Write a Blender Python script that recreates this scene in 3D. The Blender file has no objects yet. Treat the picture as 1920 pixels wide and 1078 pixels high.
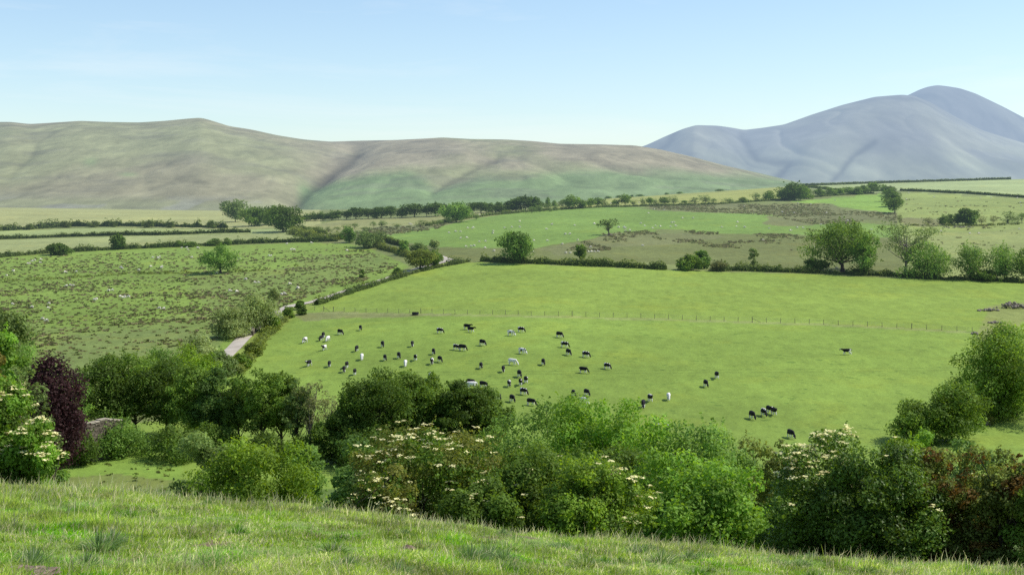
import bpy, bmesh, math, random, time
import numpy as np
from mathutils import Vector
T0 = time.time()
rng = np.random.default_rng(7); random.seed(7)
scene = bpy.context.scene
col = scene.collection
F, YH = 2637.0, 400.0            # focal length and eye level of the 1920 px wide photograph

# ------------------------------------------------------------------ helpers
def tag(o, label=None, cat=None, group=None, kind=None):
    if label: o['label'] = label
    if cat: o['category'] = cat
    if group: o['group'] = group
    if kind: o['kind'] = kind
    return o

def empty(name, loc, rz=0.0):
    o = bpy.data.objects.new(name, None); col.objects.link(o)
    o.location = loc; o.rotation_euler = (0, 0, rz); o.empty_display_size = 0.3
    return o

def link(name, me, mat=None, parent=None):
    o = bpy.data.objects.new(name, me); col.objects.link(o)
    if mat is not None and len(me.materials) == 0: me.materials.append(mat)
    if parent is not None: o.parent = parent
    return o

def mesh_np(name, V, faces, colr=None, smooth=False):
    """V (n,3); faces: list of int arrays (m,k) ; colr (n,3) point colours"""
    me = bpy.data.meshes.new(name)
    V = np.asarray(V, np.float32)
    me.vertices.add(len(V)); me.vertices.foreach_set('co', V.ravel())
    idx = np.concatenate([f.ravel() for f in faces]).astype(np.int32)
    tot = np.concatenate([np.full(len(f), f.shape[1], np.int32) for f in faces])
    start = np.concatenate([[0], np.cumsum(tot)[:-1]]).astype(np.int32)
    me.loops.add(len(idx)); me.loops.foreach_set('vertex_index', idx)
    me.polygons.add(len(tot)); me.polygons.foreach_set('loop_start', start)
    try: me.polygons.foreach_set('loop_total', tot)
    except Exception: pass
    me.polygons.foreach_set('use_smooth', np.full(len(tot), smooth))
    me.update(calc_edges=True)
    if colr is not None:
        a = me.color_attributes.new('Col', 'FLOAT_COLOR', 'POINT')
        c4 = np.ones((len(V), 4), np.float32); c4[:, :3] = colr
        a.data.foreach_set('color', c4.ravel())
    me.validate(verbose=False)
    return me

def vnoise(x, y, seed=0):
    x = np.asarray(x, float); y = np.asarray(y, float)
    xi = np.floor(x).astype(np.int64); yi = np.floor(y).astype(np.int64)
    fx = x - xi; fy = y - yi
    fx = fx*fx*(3-2*fx); fy = fy*fy*(3-2*fy)
    def h(a, b):
        n = (a*374761393 + b*668265263 + seed*974711) & 0x7fffffff
        n = ((n ^ (n >> 13)) * 1274126177) & 0x7fffffff
        return ((n ^ (n >> 16)) & 0xffff) / 65535.0
    return ((h(xi, yi)*(1-fx)+h(xi+1, yi)*fx)*(1-fy) + (h(xi, yi+1)*(1-fx)+h(xi+1, yi+1)*fx)*fy)*2-1

def fbm(x, y, seed=0, oct=4):
    s = 0; a = 0.5
    for i in range(oct):
        s = s + a*vnoise(x*2**i, y*2**i, seed+i*17); a *= 0.5
    return s

def in_poly(px, py, poly):
    inside = np.zeros(np.shape(px), bool); n = len(poly)
    for i in range(n):
        x0, y0 = poly[i]; x1, y1 = poly[(i+1) % n]
        if y0 == y1: continue
        c = ((y0 > py) != (y1 > py)) & (px < (x1-x0)*(py-y0)/(y1-y0)+x0)
        inside ^= c
    return inside

def gsm(A, s, axis):
    r = int(3*s)+1; k = np.exp(-0.5*(np.arange(-r, r+1)/s)**2); k /= k.sum()
    P = np.pad(A, [(r, r) if i == axis else (0, 0) for i in range(A.ndim)], mode='edge')
    return np.apply_along_axis(lambda v: np.convolve(v, k, mode='valid'), axis, P)

# ------------------------------------------------------------------ materials
HAZE = (0.50, 0.67, 0.91)  # bluish glow mixed into distant surfaces, standing in for hazy air
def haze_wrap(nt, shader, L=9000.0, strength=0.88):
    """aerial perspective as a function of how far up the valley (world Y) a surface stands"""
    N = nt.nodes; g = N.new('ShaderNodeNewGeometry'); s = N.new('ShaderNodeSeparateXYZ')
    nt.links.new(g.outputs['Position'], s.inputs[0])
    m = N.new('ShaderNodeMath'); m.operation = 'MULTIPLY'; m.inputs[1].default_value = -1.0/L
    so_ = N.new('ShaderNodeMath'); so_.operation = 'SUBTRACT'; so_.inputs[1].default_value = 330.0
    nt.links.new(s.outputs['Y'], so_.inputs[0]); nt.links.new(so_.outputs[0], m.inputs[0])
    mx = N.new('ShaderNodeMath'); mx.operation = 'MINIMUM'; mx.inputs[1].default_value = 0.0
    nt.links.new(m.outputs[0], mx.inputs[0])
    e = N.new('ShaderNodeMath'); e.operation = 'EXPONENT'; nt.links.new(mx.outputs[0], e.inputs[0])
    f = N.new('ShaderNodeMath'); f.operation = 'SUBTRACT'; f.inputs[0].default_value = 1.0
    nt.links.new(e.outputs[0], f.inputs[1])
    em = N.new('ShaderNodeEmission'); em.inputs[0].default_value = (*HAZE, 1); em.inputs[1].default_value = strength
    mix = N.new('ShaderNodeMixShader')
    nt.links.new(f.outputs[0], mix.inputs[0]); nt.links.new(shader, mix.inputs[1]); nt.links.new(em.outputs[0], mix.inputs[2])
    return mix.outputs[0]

def newmat(name):
    m = bpy.data.materials.new(name); m.use_nodes = True
    m.node_tree.nodes.clear()
    return m, m.node_tree

def finish(nt, shader):
    o = nt.nodes.new('ShaderNodeOutputMaterial'); nt.links.new(shader, o.inputs['Surface'])

def leaf_material(name, rough=0.45, spec=0.35, transl=0.35, vary=0.14, haze=True):
    m, nt = newmat(name); N = nt.nodes
    a = N.new('ShaderNodeAttribute'); a.attribute_name = 'Col'
    oi = N.new('ShaderNodeObjectInfo')
    mr = N.new('ShaderNodeMapRange'); mr.inputs['To Min'].default_value = 1-vary; mr.inputs['To Max'].default_value = 1+vary
    nt.links.new(oi.outputs['Random'], mr.inputs['Value'])
    hsv = N.new('ShaderNodeHueSaturation')
    nt.links.new(a.outputs['Color'], hsv.inputs['Color']); nt.links.new(mr.outputs[0], hsv.inputs['Value'])
    p = N.new('ShaderNodeBsdfPrincipled'); p.inputs['Roughness'].default_value = rough
    p.inputs['Specular IOR Level'].default_value = spec
    nt.links.new(hsv.outputs[0], p.inputs['Base Color'])
    t = N.new('ShaderNodeBsdfTranslucent')
    h2 = N.new('ShaderNodeHueSaturation'); h2.inputs['Hue'].default_value = 0.485; h2.inputs['Saturation'].default_value = 1.1; h2.inputs['Value'].default_value = 1.5
    nt.links.new(hsv.outputs[0], h2.inputs['Color']); nt.links.new(h2.outputs[0], t.inputs['Color'])
    mx = N.new('ShaderNodeMixShader'); mx.inputs[0].default_value = transl
    nt.links.new(p.outputs[0], mx.inputs[1]); nt.links.new(t.outputs[0], mx.inputs[2])
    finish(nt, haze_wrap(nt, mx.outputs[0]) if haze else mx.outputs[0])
    return m

def simple_mat(name, c1, c2, scale=8.0, rough=0.85, haze=True, bump=0.0):
    m, nt = newmat(name); N = nt.nodes
    tc = N.new('ShaderNodeTexCoord'); n = N.new('ShaderNodeTexNoise'); n.inputs['Scale'].default_value = scale; n.inputs['Detail'].default_value = 6
    nt.links.new(tc.outputs['Object'], n.inputs['Vector'])
    r = N.new('ShaderNodeValToRGB'); r.color_ramp.elements[0].position = 0.35; r.color_ramp.elements[1].position = 0.65
    r.color_ramp.elements[0].color = (*c1, 1); r.color_ramp.elements[1].color = (*c2, 1)
    nt.links.new(n.outputs['Fac'], r.inputs[0])
    p = N.new('ShaderNodeBsdfPrincipled'); p.inputs['Roughness'].default_value = rough; p.inputs['Specular IOR Level'].default_value = 0.2
    nt.links.new(r.outputs[0], p.inputs['Base Color'])
    if bump:
        b = N.new('ShaderNodeBump'); b.inputs['Strength'].default_value = bump; b.inputs['Distance'].default_value = 0.1
        nt.links.new(n.outputs['Fac'], b.inputs['Height']); nt.links.new(b.outputs[0], p.inputs['Normal'])
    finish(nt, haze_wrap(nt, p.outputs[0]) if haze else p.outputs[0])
    return m

M = {}
M['leaf'] = leaf_material('leaf', rough=0.6, spec=0.15, transl=0.4)
M['leaf_gloss'] = leaf_material('leaf_gloss', rough=0.45, spec=0.2, transl=0.35, vary=0.08)
M['grass'] = leaf_material('grass_blade', rough=0.5, spec=0.25, transl=0.5, vary=0.0, haze=False)
M['blossom'] = leaf_material('blossom', rough=0.8, spec=0.1, transl=0.2, vary=0.0, haze=False)
M['bark'] = simple_mat('bark', (0.035, 0.028, 0.02), (0.09, 0.075, 0.055), 6, 0.9)
M['bark_pale'] = simple_mat('bark_pale', (0.12, 0.11, 0.09), (0.26, 0.24, 0.19), 6, 0.9)
M['wood_post'] = simple_mat('post_wood', (0.09, 0.08, 0.06), (0.18, 0.155, 0.12), 9, 0.9)
M['wire'] = simple_mat('wire_metal', (0.18, 0.18, 0.18), (0.3, 0.3, 0.3), 9, 0.5)
M['stone'] = simple_mat('field_stone', (0.12, 0.10, 0.08), (0.29, 0.25, 0.20), 1.7, 0.9, bump=0.4)
M['wall_stone_shaded'] = simple_mat('wall_stone_shaded', (0.075, 0.06, 0.042), (0.20, 0.165, 0.12), 2.6, 0.9, bump=0.5)  # dark tone carries the shade on the wall face
M['coping'] = simple_mat('coping_stone_sunlit', (0.32, 0.27, 0.20), (0.48, 0.42, 0.32), 2.0, 0.9, bump=0.3)  # pale tone carries the sunlight on the wall top
M['tarmac'] = simple_mat('tarmac', (0.36, 0.315, 0.255), (0.46, 0.41, 0.335), 0.35, 0.9)
M['soil'] = simple_mat('soil', (0.12, 0.085, 0.06), (0.24, 0.18, 0.13), 14, 0.95, bump=0.6)
M['fleece'] = simple_mat('fleece', (0.66, 0.59, 0.47), (0.82, 0.75, 0.62), 5, 0.95)
M['white_paint'] = simple_mat('white_paint', (0.68, 0.68, 0.66), (0.8, 0.8, 0.78), 5, 0.6)
M['grey_metal'] = simple_mat('grey_metal', (0.13, 0.14, 0.17), (0.2, 0.21, 0.24), 5, 0.6)
M['dark_rubber'] = simple_mat('dark_trough', (0.02, 0.02, 0.022), (0.04, 0.04, 0.045), 5, 0.8)

def ground_material():
    m, nt = newmat('ground_grass'); N = nt.nodes; L = nt.links
    a = N.new('ShaderNodeAttribute'); a.attribute_name = 'Col'
    g = N.new('ShaderNodeNewGeometry')
    def noise(scale, detail=4, rough=0.6, stretch=None, off=0):
        n = N.new('ShaderNodeTexNoise'); n.inputs['Scale'].default_value = scale; n.inputs['Detail'].default_value = detail; n.inputs['Roughness'].default_value = rough
        mp = N.new('ShaderNodeMapping'); mp.inputs['Location'].default_value = (off, off*.7, 0)
        if stretch: mp.inputs['Scale'].default_value = stretch
        L.new(g.outputs['Position'], mp.inputs['Vector']); L.new(mp.outputs[0], n.inputs['Vector'])
        return n
    def ramp(n, p0, p1, v0, v1):
        r = N.new('ShaderNodeMapRange'); r.inputs['From Min'].default_value = p0; r.inputs['From Max'].default_value = p1
        r.inputs['To Min'].default_value = v0; r.inputs['To Max'].default_value = v1
        L.new(n.outputs['Fac'], r.inputs['Value']); return r
    def mul(c, v):
        x = N.new('ShaderNodeMix'); x.data_type = 'RGBA'; x.blend_type = 'MULTIPLY'; x.inputs['Factor'].default_value = 1
        L.new(c, x.inputs['A']); L.new(v, x.inputs['B']); return x.outputs['Result']
    c = a.outputs['Color']
    c = mul(c, ramp(noise(0.02, 3), 0.35, 0.65, 0.90, 1.10).outputs[0])
    c = mul(c, ramp(noise(0.35, 5, 0.7, (1.0, 0.45, 1), 31), 0.35, 0.65, 0.86, 1.12).outputs[0])
    c = mul(c, ramp(noise(2.2, 3, 0.7, None, 77), 0.3, 0.7, 0.82, 1.15).outputs[0])
    # rank dark tufts where cattle leave the grass
    t = ramp(noise(0.55, 4, 0.65, (0.75, 1, 1), 11), 0.60, 0.655, 0.0, 0.58)
    mx = N.new('ShaderNodeMix'); mx.data_type = 'RGBA'
    L.new(t.outputs[0], mx.inputs['Factor']); L.new(c, mx.inputs['A'])
    dk = mul(c, N.new('ShaderNodeRGB').outputs[0]); dk.node.inputs['B'].links[0].from_node.outputs[0].default_value = (0.38, 0.5, 0.5, 1)
    L.new(dk, mx.inputs['B']); c = mx.outputs['Result']
    # yellowish patches
    y = ramp(noise(0.06, 5, 0.6, None, 53), 0.52, 0.72, 0.0, 0.6)
    my = N.new('ShaderNodeMix'); my.data_type = 'RGBA'
    yl = mul(c, N.new('ShaderNodeRGB').outputs[0]); yl.node.inputs['B'].links[0].from_node.outputs[0].default_value = (1.22, 1.06, 0.85, 1)
    L.new(y.outputs[0], my.inputs['Factor']); L.new(c, my.inputs['A']); L.new(yl, my.inputs['B']); c = my.outputs['Result']
    p = N.new('ShaderNodeBsdfPrincipled'); p.inputs['Roughness'].default_value = 0.9; p.inputs['Specular IOR Level'].default_value = 0.12
    L.new(c, p.inputs['Base Color'])
    b = N.new('ShaderNodeBump'); b.inputs['Strength'].default_value = 0.35; b.inputs['Distance'].default_value = 0.25
    L.new(noise(1.6, 5, 0.75, None, 5).outputs['Fac'], b.inputs['Height']); L.new(b.outputs[0], p.inputs['Normal'])
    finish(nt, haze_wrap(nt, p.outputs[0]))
    return m
M['ground'] = ground_material()

def fell_material(name, sc, L_h, bump=0.5):
    m, nt = newmat(name); N = nt.nodes; L = nt.links
    a = N.new('ShaderNodeAttribute'); a.attribute_name = 'Col'
    g = N.new('ShaderNodeNewGeometry')
    n = N.new('ShaderNodeTexNoise'); n.inputs['Scale'].default_value = sc; n.inputs['Detail'].default_value = 10; n.inputs['Roughness'].default_value = 0.72
    mp = N.new('ShaderNodeMapping'); mp.inputs['Scale'].default_value = (1.0, 0.4, 1.0)
    L.new(g.outputs['Position'], mp.inputs['Vector']); L.new(mp.outputs[0], n.inputs['Vector'])
    r = N.new('ShaderNodeMapRange'); r.inputs['From Min'].default_value = 0.3; r.inputs['From Max'].default_value = 0.7; r.inputs['To Min'].default_value = 0.76; r.inputs['To Max'].default_value = 1.22
    L.new(n.outputs['Fac'], r.inputs['Value'])
    x = N.new('ShaderNodeMix'); x.data_type = 'RGBA'; x.blend_type = 'MULTIPLY'; x.inputs['Factor'].default_value = 1
    L.new(a.outputs['Color'], x.inputs['A']); L.new(r.outputs[0], x.inputs['B'])
    p = N.new('ShaderNodeBsdfPrincipled'); p.inputs['Roughness'].default_value = 0.95; p.inputs['Specular IOR Level'].default_value = 0.05
    L.new(x.outputs['Result'], p.inputs['Base Color'])
    b = N.new('ShaderNodeBump'); b.inputs['Strength'].default_value = bump; b.inputs['Distance'].default_value = 6.0
    L.new(n.outputs['Fac'], b.inputs['Height']); L.new(b.outputs[0], p.inputs['Normal'])
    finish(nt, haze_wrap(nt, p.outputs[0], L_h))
    return m
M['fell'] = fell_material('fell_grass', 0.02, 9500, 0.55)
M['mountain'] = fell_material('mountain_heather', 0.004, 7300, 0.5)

# ------------------------------------------------------------------ terrain
PXC = [-700, 0, 480, 960, 1500, 1920, 2600]
BROW = {-700: -4.2, 0: -4.69, 480: -5.03, 960: -5.55, 1500: -6.02, 1920: -6.24, 2600: -6.6}
FAR = {  # depth, row of the photograph
 -700: [(310, 690), (390, 610), (460, 550), (560, 490), (680, 452), (780, 434), (1000, 396), (1500, 388), (14000, 396)],
 0:    [(255, 760), (310, 680), (390, 600), (460, 540), (560, 480), (680, 448), (780, 432), (1000, 396), (1500, 388), (14000, 396)],
 480:  [(255, 760), (285, 704), (315, 655), (365, 602), (440, 542), (540, 482), (600, 455), (700, 432), (850, 410), (1000, 400), (1500, 395), (14000, 398)],
 960:  [(228, 808), (257, 740), (280, 692), (303, 650), (352, 590), (405, 540), (458, 498), (520, 470), (600, 440), (690, 415), (780, 397), (850, 388), (1000, 384), (1500, 388), (14000, 398)],
 1500: [(228, 810), (257, 742), (280, 694), (303, 652), (350, 598), (400, 553), (450, 514), (520, 482), (620, 440), (760, 400), (860, 380), (1000, 356), (1200, 347), (1500, 360), (14000, 398)],
 1920: [(228, 812), (257, 746), (300, 664), (340, 608), (400, 556), (440, 529), (530, 481), (690, 420), (900, 370), (1100, 345), (1250, 334), (1500, 342), (14000, 398)],
 2600: [(228, 812), (257, 746), (300, 664), (340, 608), (400, 556), (440, 529), (530, 481), (690, 420), (900, 366), (1100, 340), (1250, 328), (1500, 336), (14000, 398)],
}
YG = np.geomspace(12, 14000, 700); LYG = np.log(YG)
Zc = []
for pxc in PXC:
    zb = BROW[pxc]-0.12; z12 = -1.7 + (zb+1.7)*12/25.0*0.97
    pts = [(12, z12), (18, -1.7+(zb+1.7)*18/25.*0.985), (25, zb), (28, zb-0.75), (33, zb-2.2), (45, zb-5.8), (60, zb-10), (100, -24.2), (140, -32.6), (172, -36.0), (188, -36.4), (208, -36.4)]
    pts += [(Y, (YH-p)/F*Y) for Y, p in FAR[pxc]]
    ys = np.log([p[0] for p in pts]); zs = [p[1] for p in pts]
    Zc.append(np.interp(LYG, ys, zs))
Zc = np.array(Zc)
PXG = np.arange(-700, 2601, 20.0)
ZG = np.array([np.interp(PXG, PXC, Zc[:, j]) for j in range(len(YG))]).T     # (px, Y)
ZG = gsm(ZG, 3.0, 0); ZG = gsm(ZG, 3.0, 1)
def terr(x, Y):
    x = np.asarray(x, float); Y = np.asarray(Y, float)
    px = np.clip(960+F*x/np.maximum(Y, 12), -700, 2600)
    ly = np.log(np.clip(Y, 12, 13999))
    u = (px+700)/20.0; v = (ly-LYG[0])/(LYG[1]-LYG[0])
    i = np.clip(np.floor(u).astype(int), 0, len(PXG)-2); j = np.clip(np.floor(v).astype(int), 0, len(YG)-2)
    fu = u-i; fv = v-j
    z = (ZG[i, j]*(1-fu)+ZG[i+1, j]*fu)*(1-fv)+(ZG[i, j+1]*(1-fu)+ZG[i+1, j+1]*fu)*fv
    near = np.clip(Y/12.0, 0, 1)
    z = -1.7*(1-near)+z*near
    far = np.clip((Y-180)/150, 0, 1)
    z = z + far*0.45*fbm(x/45, Y/45, 3, 3) + np.clip(1-Y/60, 0, 1)*0.09*fbm(x/1.6, Y/1.6, 9, 3)
    return z

YM = np.geomspace(8, 1700, 1200)
def ground_at(px, py):
    x = (px-960)/F*YM; z = terr(x, YM); pyt = YH - z*F/YM
    k = np.where(pyt <= py)[0]
    if not len(k): Y = YM[np.argmin(pyt)]; k = [0]; pyt = None        # above the skyline: stand on the ridge
    k = k[0]
    if pyt is None: pass
    elif k == 0: Y = YM[0]
    else:
        a, b = pyt[k-1], pyt[k]; t = (a-py)/(a-b) if a != b else 0
        Y = YM[k-1]+t*(YM[k]-YM[k-1])
    X = (px-960)/F*Y
    return Vector((X, Y, float(terr(X, Y))))
def at_depth(px, Y):
    X = (px-960)/F*Y
    return Vector((X, Y, float(terr(X, Y))))
def along(pts, step=None, n=None):
    """pixel path -> evenly spaced ground points"""
    P = [ground_at(*p) for p in pts]
    xy = np.array([[p.x, p.y] for p in P]); d = np.r_[0, np.cumsum(np.hypot(*np.diff(xy, axis=0).T))]
    if n is None: n = max(2, int(d[-1]/step)+1)
    s = np.linspace(0, d[-1], n)
    X = np.interp(s, d, xy[:, 0]); Y = np.interp(s, d, xy[:, 1])
    return np.stack([X, Y, terr(X, Y)], 1)

# ground sheet
nU = 640; nV = 880
U = np.linspace(-0.62, 0.62, nU)
Yr = np.concatenate([np.linspace(-14, 9, 12), np.geomspace(10, 900, nV-120), np.geomspace(902, 13500, 108)])
nV = len(Yr)
YY, UU = np.meshgrid(Yr, U, indexing='ij')
XX = UU*(YY+22)
ZZ = terr(XX, YY)
PX = 960+F*XX/np.maximum(YY, 6); PY = YH-ZZ*F/np.maximum(YY, 6)
far = YY > 150
jx = PX + 5*fbm(XX/7, YY/7, 21, 3)*2; jy = PY + 3.0*fbm(XX/7, YY/7, 22, 3)
C = np.zeros((nV, nU, 3)); C[:] = (0.17, 0.20, 0.065)
rag = [0]
def paint(poly, c, ragged=False, amt=1.0, amp=1.0):
    if ragged:
        s = amp
        m = in_poly(PX+s*16*fbm(XX/13, YY/22, 41, 4), PY+s*9*fbm(XX/15, YY/26, 42, 4), poly) & far
    else: m = in_poly(PX, PY, poly) & far
    C[m] = C[m]*(1-amt)+np.array(c)*amt
G_COW = (0.186, 0.268, 0.046); G_RUSH = (0.178, 0.256, 0.047); OLIVE = (0.148, 0.168, 0.050)
RUSHB = (0.165, 0.175, 0.068); UP = (0.165, 0.255, 0.050)
C[~far] = (0.17, 0.25, 0.055)
paint([(-900, 380), (0, 385), (600, 385), (600, 425), (420, 430), (200, 424), (-900, 440)], (0.31, 0.32, 0.125))
paint([(-900, 452), (0, 433), (200, 427), (420, 431), (560, 428), (545, 438), (300, 440), (0, 447), (-900, 475)], (0.27, 0.32, 0.115))
paint([(-900, 480), (0, 450), (300, 442), (560, 438), (570, 450), (380, 458), (220, 464), (0, 480), (-900, 530)], (0.27, 0.30, 0.115))
LEFT_PAST = [(-900, 540), (0, 482), (220, 468), (400, 461), (640, 453), (700, 468), (770, 500), (700, 530), (600, 556), (530, 587), (470, 604), (395, 690), (300, 760), (-900, 900)]
paint(LEFT_PAST, G_RUSH)
for k in range(2):   # rushy bands
    paint([(-900, 640), (0, 620), (300, 600), (480, 590), (420, 640), (330, 690), (0, 720), (-900, 760)] if k == 0 else
          [(330, 520), (560, 490), (700, 472), (750, 495), (640, 535), (520, 575), (420, 590), (380, 560)], (0.150, 0.175, 0.060), True, 0.4, 2.0)
paint([(110, 632), (330, 615), (430, 640), (390, 690), (250, 700), (130, 700)], (0.145, 0.185, 0.055), True, 0.7, 1.5)
paint([(545, 432), (640, 412), (850, 404), (880, 398), (1010, 391), (880, 412), (800, 428), (640, 440)], (0.24, 0.25, 0.095))
paint([(560, 452), (640, 434), (720, 424), (800, 424), (850, 414), (820, 430), (740, 438), (690, 445), (640, 455)], (0.15, 0.165, 0.07), True, 0.9, 0.6)
paint([(690, 446), (760, 436), (830, 424), (890, 410), (960, 400), (1020, 395), (1120, 389), (1230, 388), (1400, 398), (1560, 412), (1690, 425), (1690, 446), (1500, 441), (1330, 438), (1140, 438), (1100, 462), (1000, 466), (830, 464), (740, 452)], UP)
paint([(740, 455), (830, 464), (1000, 466), (1110, 446), (1130, 440), (1340, 437), (1500, 440), (1680, 448), (1920, 470), (2700, 480), (2700, 540), (1920, 528), (1500, 511), (1200, 503), (1080, 497), (900, 490), (850, 487)], OLIVE, True, 1.0, 0.5)
paint([(1110, 448), (1130, 440), (1240, 432), (1330, 438), (1360, 448), (1200, 460), (1050, 478), (1000, 470)], RUSHB, True, 0.75, 0.8)
paint([(1000, 484), (1200, 494), (1500, 502), (1500, 512), (1200, 505), (1000, 494)], (0.20, 0.235, 0.075), True, 0.8)
paint([(1010, 391), (1090, 382), (1150, 370), (1300, 350), (1480, 344), (1500, 352), (1470, 375), (1250, 384), (1100, 390)], (0.29, 0.31, 0.085))
paint([(1480, 378), (1560, 372), (1650, 363), (1668, 366), (1676, 402), (1560, 386)], (0.205, 0.325, 0.058))
paint([(1190, 389), (1300, 384), (1480, 382), (1560, 383), (1580, 394), (1680, 400), (1700, 420), (1620, 413), (1600, 421), (1520, 419), (1440, 403), (1330, 399), (1230, 394)], RUSHB, True, 0.95, 0.5)
paint([(1440, 408), (1520, 410), (1560, 418), (1480, 424), (1430, 416)], RUSHB, True, 0.95, 0.8)
paint([(1490, 352), (1560, 343), (1700, 338), (2700, 322), (2700, 392), (1920, 370), (1690, 357), (1640, 361)], (0.31, 0.37, 0.155))
paint([(1690, 360), (1920, 373), (2700, 395), (2700, 500), (1920, 485), (1730, 470), (1690, 440), (1680, 400)], (0.235, 0.285, 0.078))
paint([(1700, 405), (1800, 412), (1760, 425), (1690, 420)], (0.17, 0.165, 0.07), True, 0.8)
paint([(1690, 440), (1920, 432), (2700, 450), (2700, 540), (1920, 526), (1700, 514)], (0.235, 0.27, 0.085), True, 1.0)
# lane verge
paint([(840, 486), (845, 494), (700, 534), (560, 588), (440, 700), (380, 720), (400, 690), (470, 604), (530, 585), (600, 556), (700, 530), (800, 498)], (0.215, 0.275, 0.055))
COW = [(300, 790), (410, 720), (445, 690), (500, 640), (552, 592), (600, 569), (720, 529), (845, 496), (900, 493), (1080, 501), (1300, 509), (1500, 513), (1700, 523), (1920, 531), (2700, 546), (2700, 1200), (-900, 1200), (-900, 900), (0, 800)]
paint(COW, G_COW)
paint([(600, 568), (720, 528), (845, 495), (900, 492), (1300, 508), (1920, 530), (2700, 545), (2700, 640), (1850, 622), (1300, 600), (700, 585), (600, 583)], (0.202, 0.280, 0.047))
paint([(545, 590), (620, 585), (850, 590), (850, 593), (640, 597), (570, 604)], (0.20, 0.20, 0.085), True, 0.75, 0.35)
paint([(600, 584), (1000, 591), (1300, 599), (1600, 609), (1850, 623), (1850, 627), (1600, 613), (1300, 603), (1000, 595), (600, 588)], (0.25, 0.27, 0.10), False, 0.6)
paint([(1830, 640), (1850, 575), (1920, 565), (1960, 580), (1920, 600), (1880, 640)], (0.23, 0.235, 0.085), True, 0.6, 0.6)
paint([(100, 830), (340, 845), (340, 930), (60, 930)], (0.19, 0.29, 0.048))
paint([(130, 895), (220, 888), (330, 900), (330, 930), (100, 930)], (0.15, 0.15, 0.055), True, 0.6, 0.7)
C *= (1 + 0.10*fbm(XX/30, YY/30, 77, 3))[..., None]
# hidden slope between the brow and the river: rank grass
hid = (YY > 26) & (YY < 185)
C[hid] = (0.10, 0.15, 0.035)
bare = (YY < 26) & (YY > 9)
bn = fbm(XX/0.9, YY/1.3, 88, 3)
C[bare & (bn > 0.50)] = (0.17, 0.13, 0.08)
idx = np.arange(nV*nU).reshape(nV, nU)
quads = np.stack([idx[:-1, :-1], idx[:-1, 1:], idx[1:, 1:], idx[1:, :-1]], -1).reshape(-1, 4)
gme = mesh_np('ground', np.stack([XX, YY, ZZ], -1).reshape(-1, 3), [quads], C.reshape(-1, 3), True)
ground = tag(link('ground', gme, M['ground']), kind='structure')

# ------------------------------------------------------------------ fells and mountain
def fell(name, mat, ridge, base, Yb, Yr_, pxr, carves, colf, nx=420, ny=150, shape=0.75, rough=6.0, rs=240.0, back=0.5, seed=0, jag=0.0):
    px = np.linspace(pxr[0], pxr[1], nx)
    rp = np.interp(px, *zip(*ridge)); bp = np.interp(px, *zip(*base))
    rp = gsm(rp[None], 1.4, 1)[0]
    t = np.linspace(0, 1+back, ny)
    TT, PP = np.meshgrid(t, px, indexing='ij')
    YB = np.interp(PP, *zip(*Yb)); YR = np.interp(PP, *zip(*Yr_))
    Y = YB+(YR-YB)*TT
    zr = (YH-rp)/F*np.interp(px, *zip(*Yr_)); zb = (YH-bp)/F*np.interp(px, *zip(*Yb))
    s = np.where(TT < 1, np.sin(np.clip(TT, 0, 1)*math.pi/2)**(1/shape), 1-1.15*np.clip(TT-1, 0, 1)**1.5)
    Z = np.where(TT < 1, (YH-(bp[None]+(rp-bp)[None]*s))/F*Y, zb[None]+(zr-zb)[None]*s)
    X = (PP-960)/F*Y
    PYv = YH-Z*F/Y
    w = np.clip(TT*4, 0, 1)*np.clip((1-TT)*5, 0, 1)
    n = fbm(X/rs, Y/rs, seed+5, 5)
    rid = (1-np.abs(fbm(X/(rs*0.42)+0.8*fbm(X/rs, Y/rs, seed+71, 2), Y/(rs*3.2), seed+70, 4))*3.2)
    Z = Z+(rough*n-rough*0.55*np.clip(rid, 0, 1)**2)*np.where(TT < 1, w, 0.0)
    low = np.zeros_like(Z)
    for (pts, depth, width) in carves:
        best = np.full(Z.shape, 1e9)
        for (a, b) in zip(pts[:-1], pts[1:]):
            ax, ay = a; bx, by = b
            dx, dy = bx-ax, by-ay; L2 = dx*dx+dy*dy
            q = np.clip(((PP-ax)*dx+(PYv-ay)*dy)/L2, 0, 1)
            d = np.hypot(PP-ax-q*dx, (PYv-ay-q*dy)*1.3)
            best = np.minimum(best, d)
        best = best + 2.5*fbm(X/60, Y/60, seed+31, 3)
        g = np.exp(-np.abs(best/width)**1.4)
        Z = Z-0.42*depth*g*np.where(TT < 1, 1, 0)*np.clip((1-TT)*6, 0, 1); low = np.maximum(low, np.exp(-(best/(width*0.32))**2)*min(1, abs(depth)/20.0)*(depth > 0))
    # keep the skyline exactly as drawn
    Cc = colf(PP, PYv, X, Y, TT, n, low)
    idx = np.arange(nx*ny).reshape(ny, nx)
    q = np.stack([idx[:-1, :-1], idx[:-1, 1:], idx[1:, 1:], idx[1:, :-1]], -1).reshape(-1, 4)
    me = mesh_np(name, np.stack([X, Y, Z], -1).reshape(-1, 3), [q], Cc.reshape(-1, 3), True)
    return tag(link(name, me, mat), kind='structure')

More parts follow.
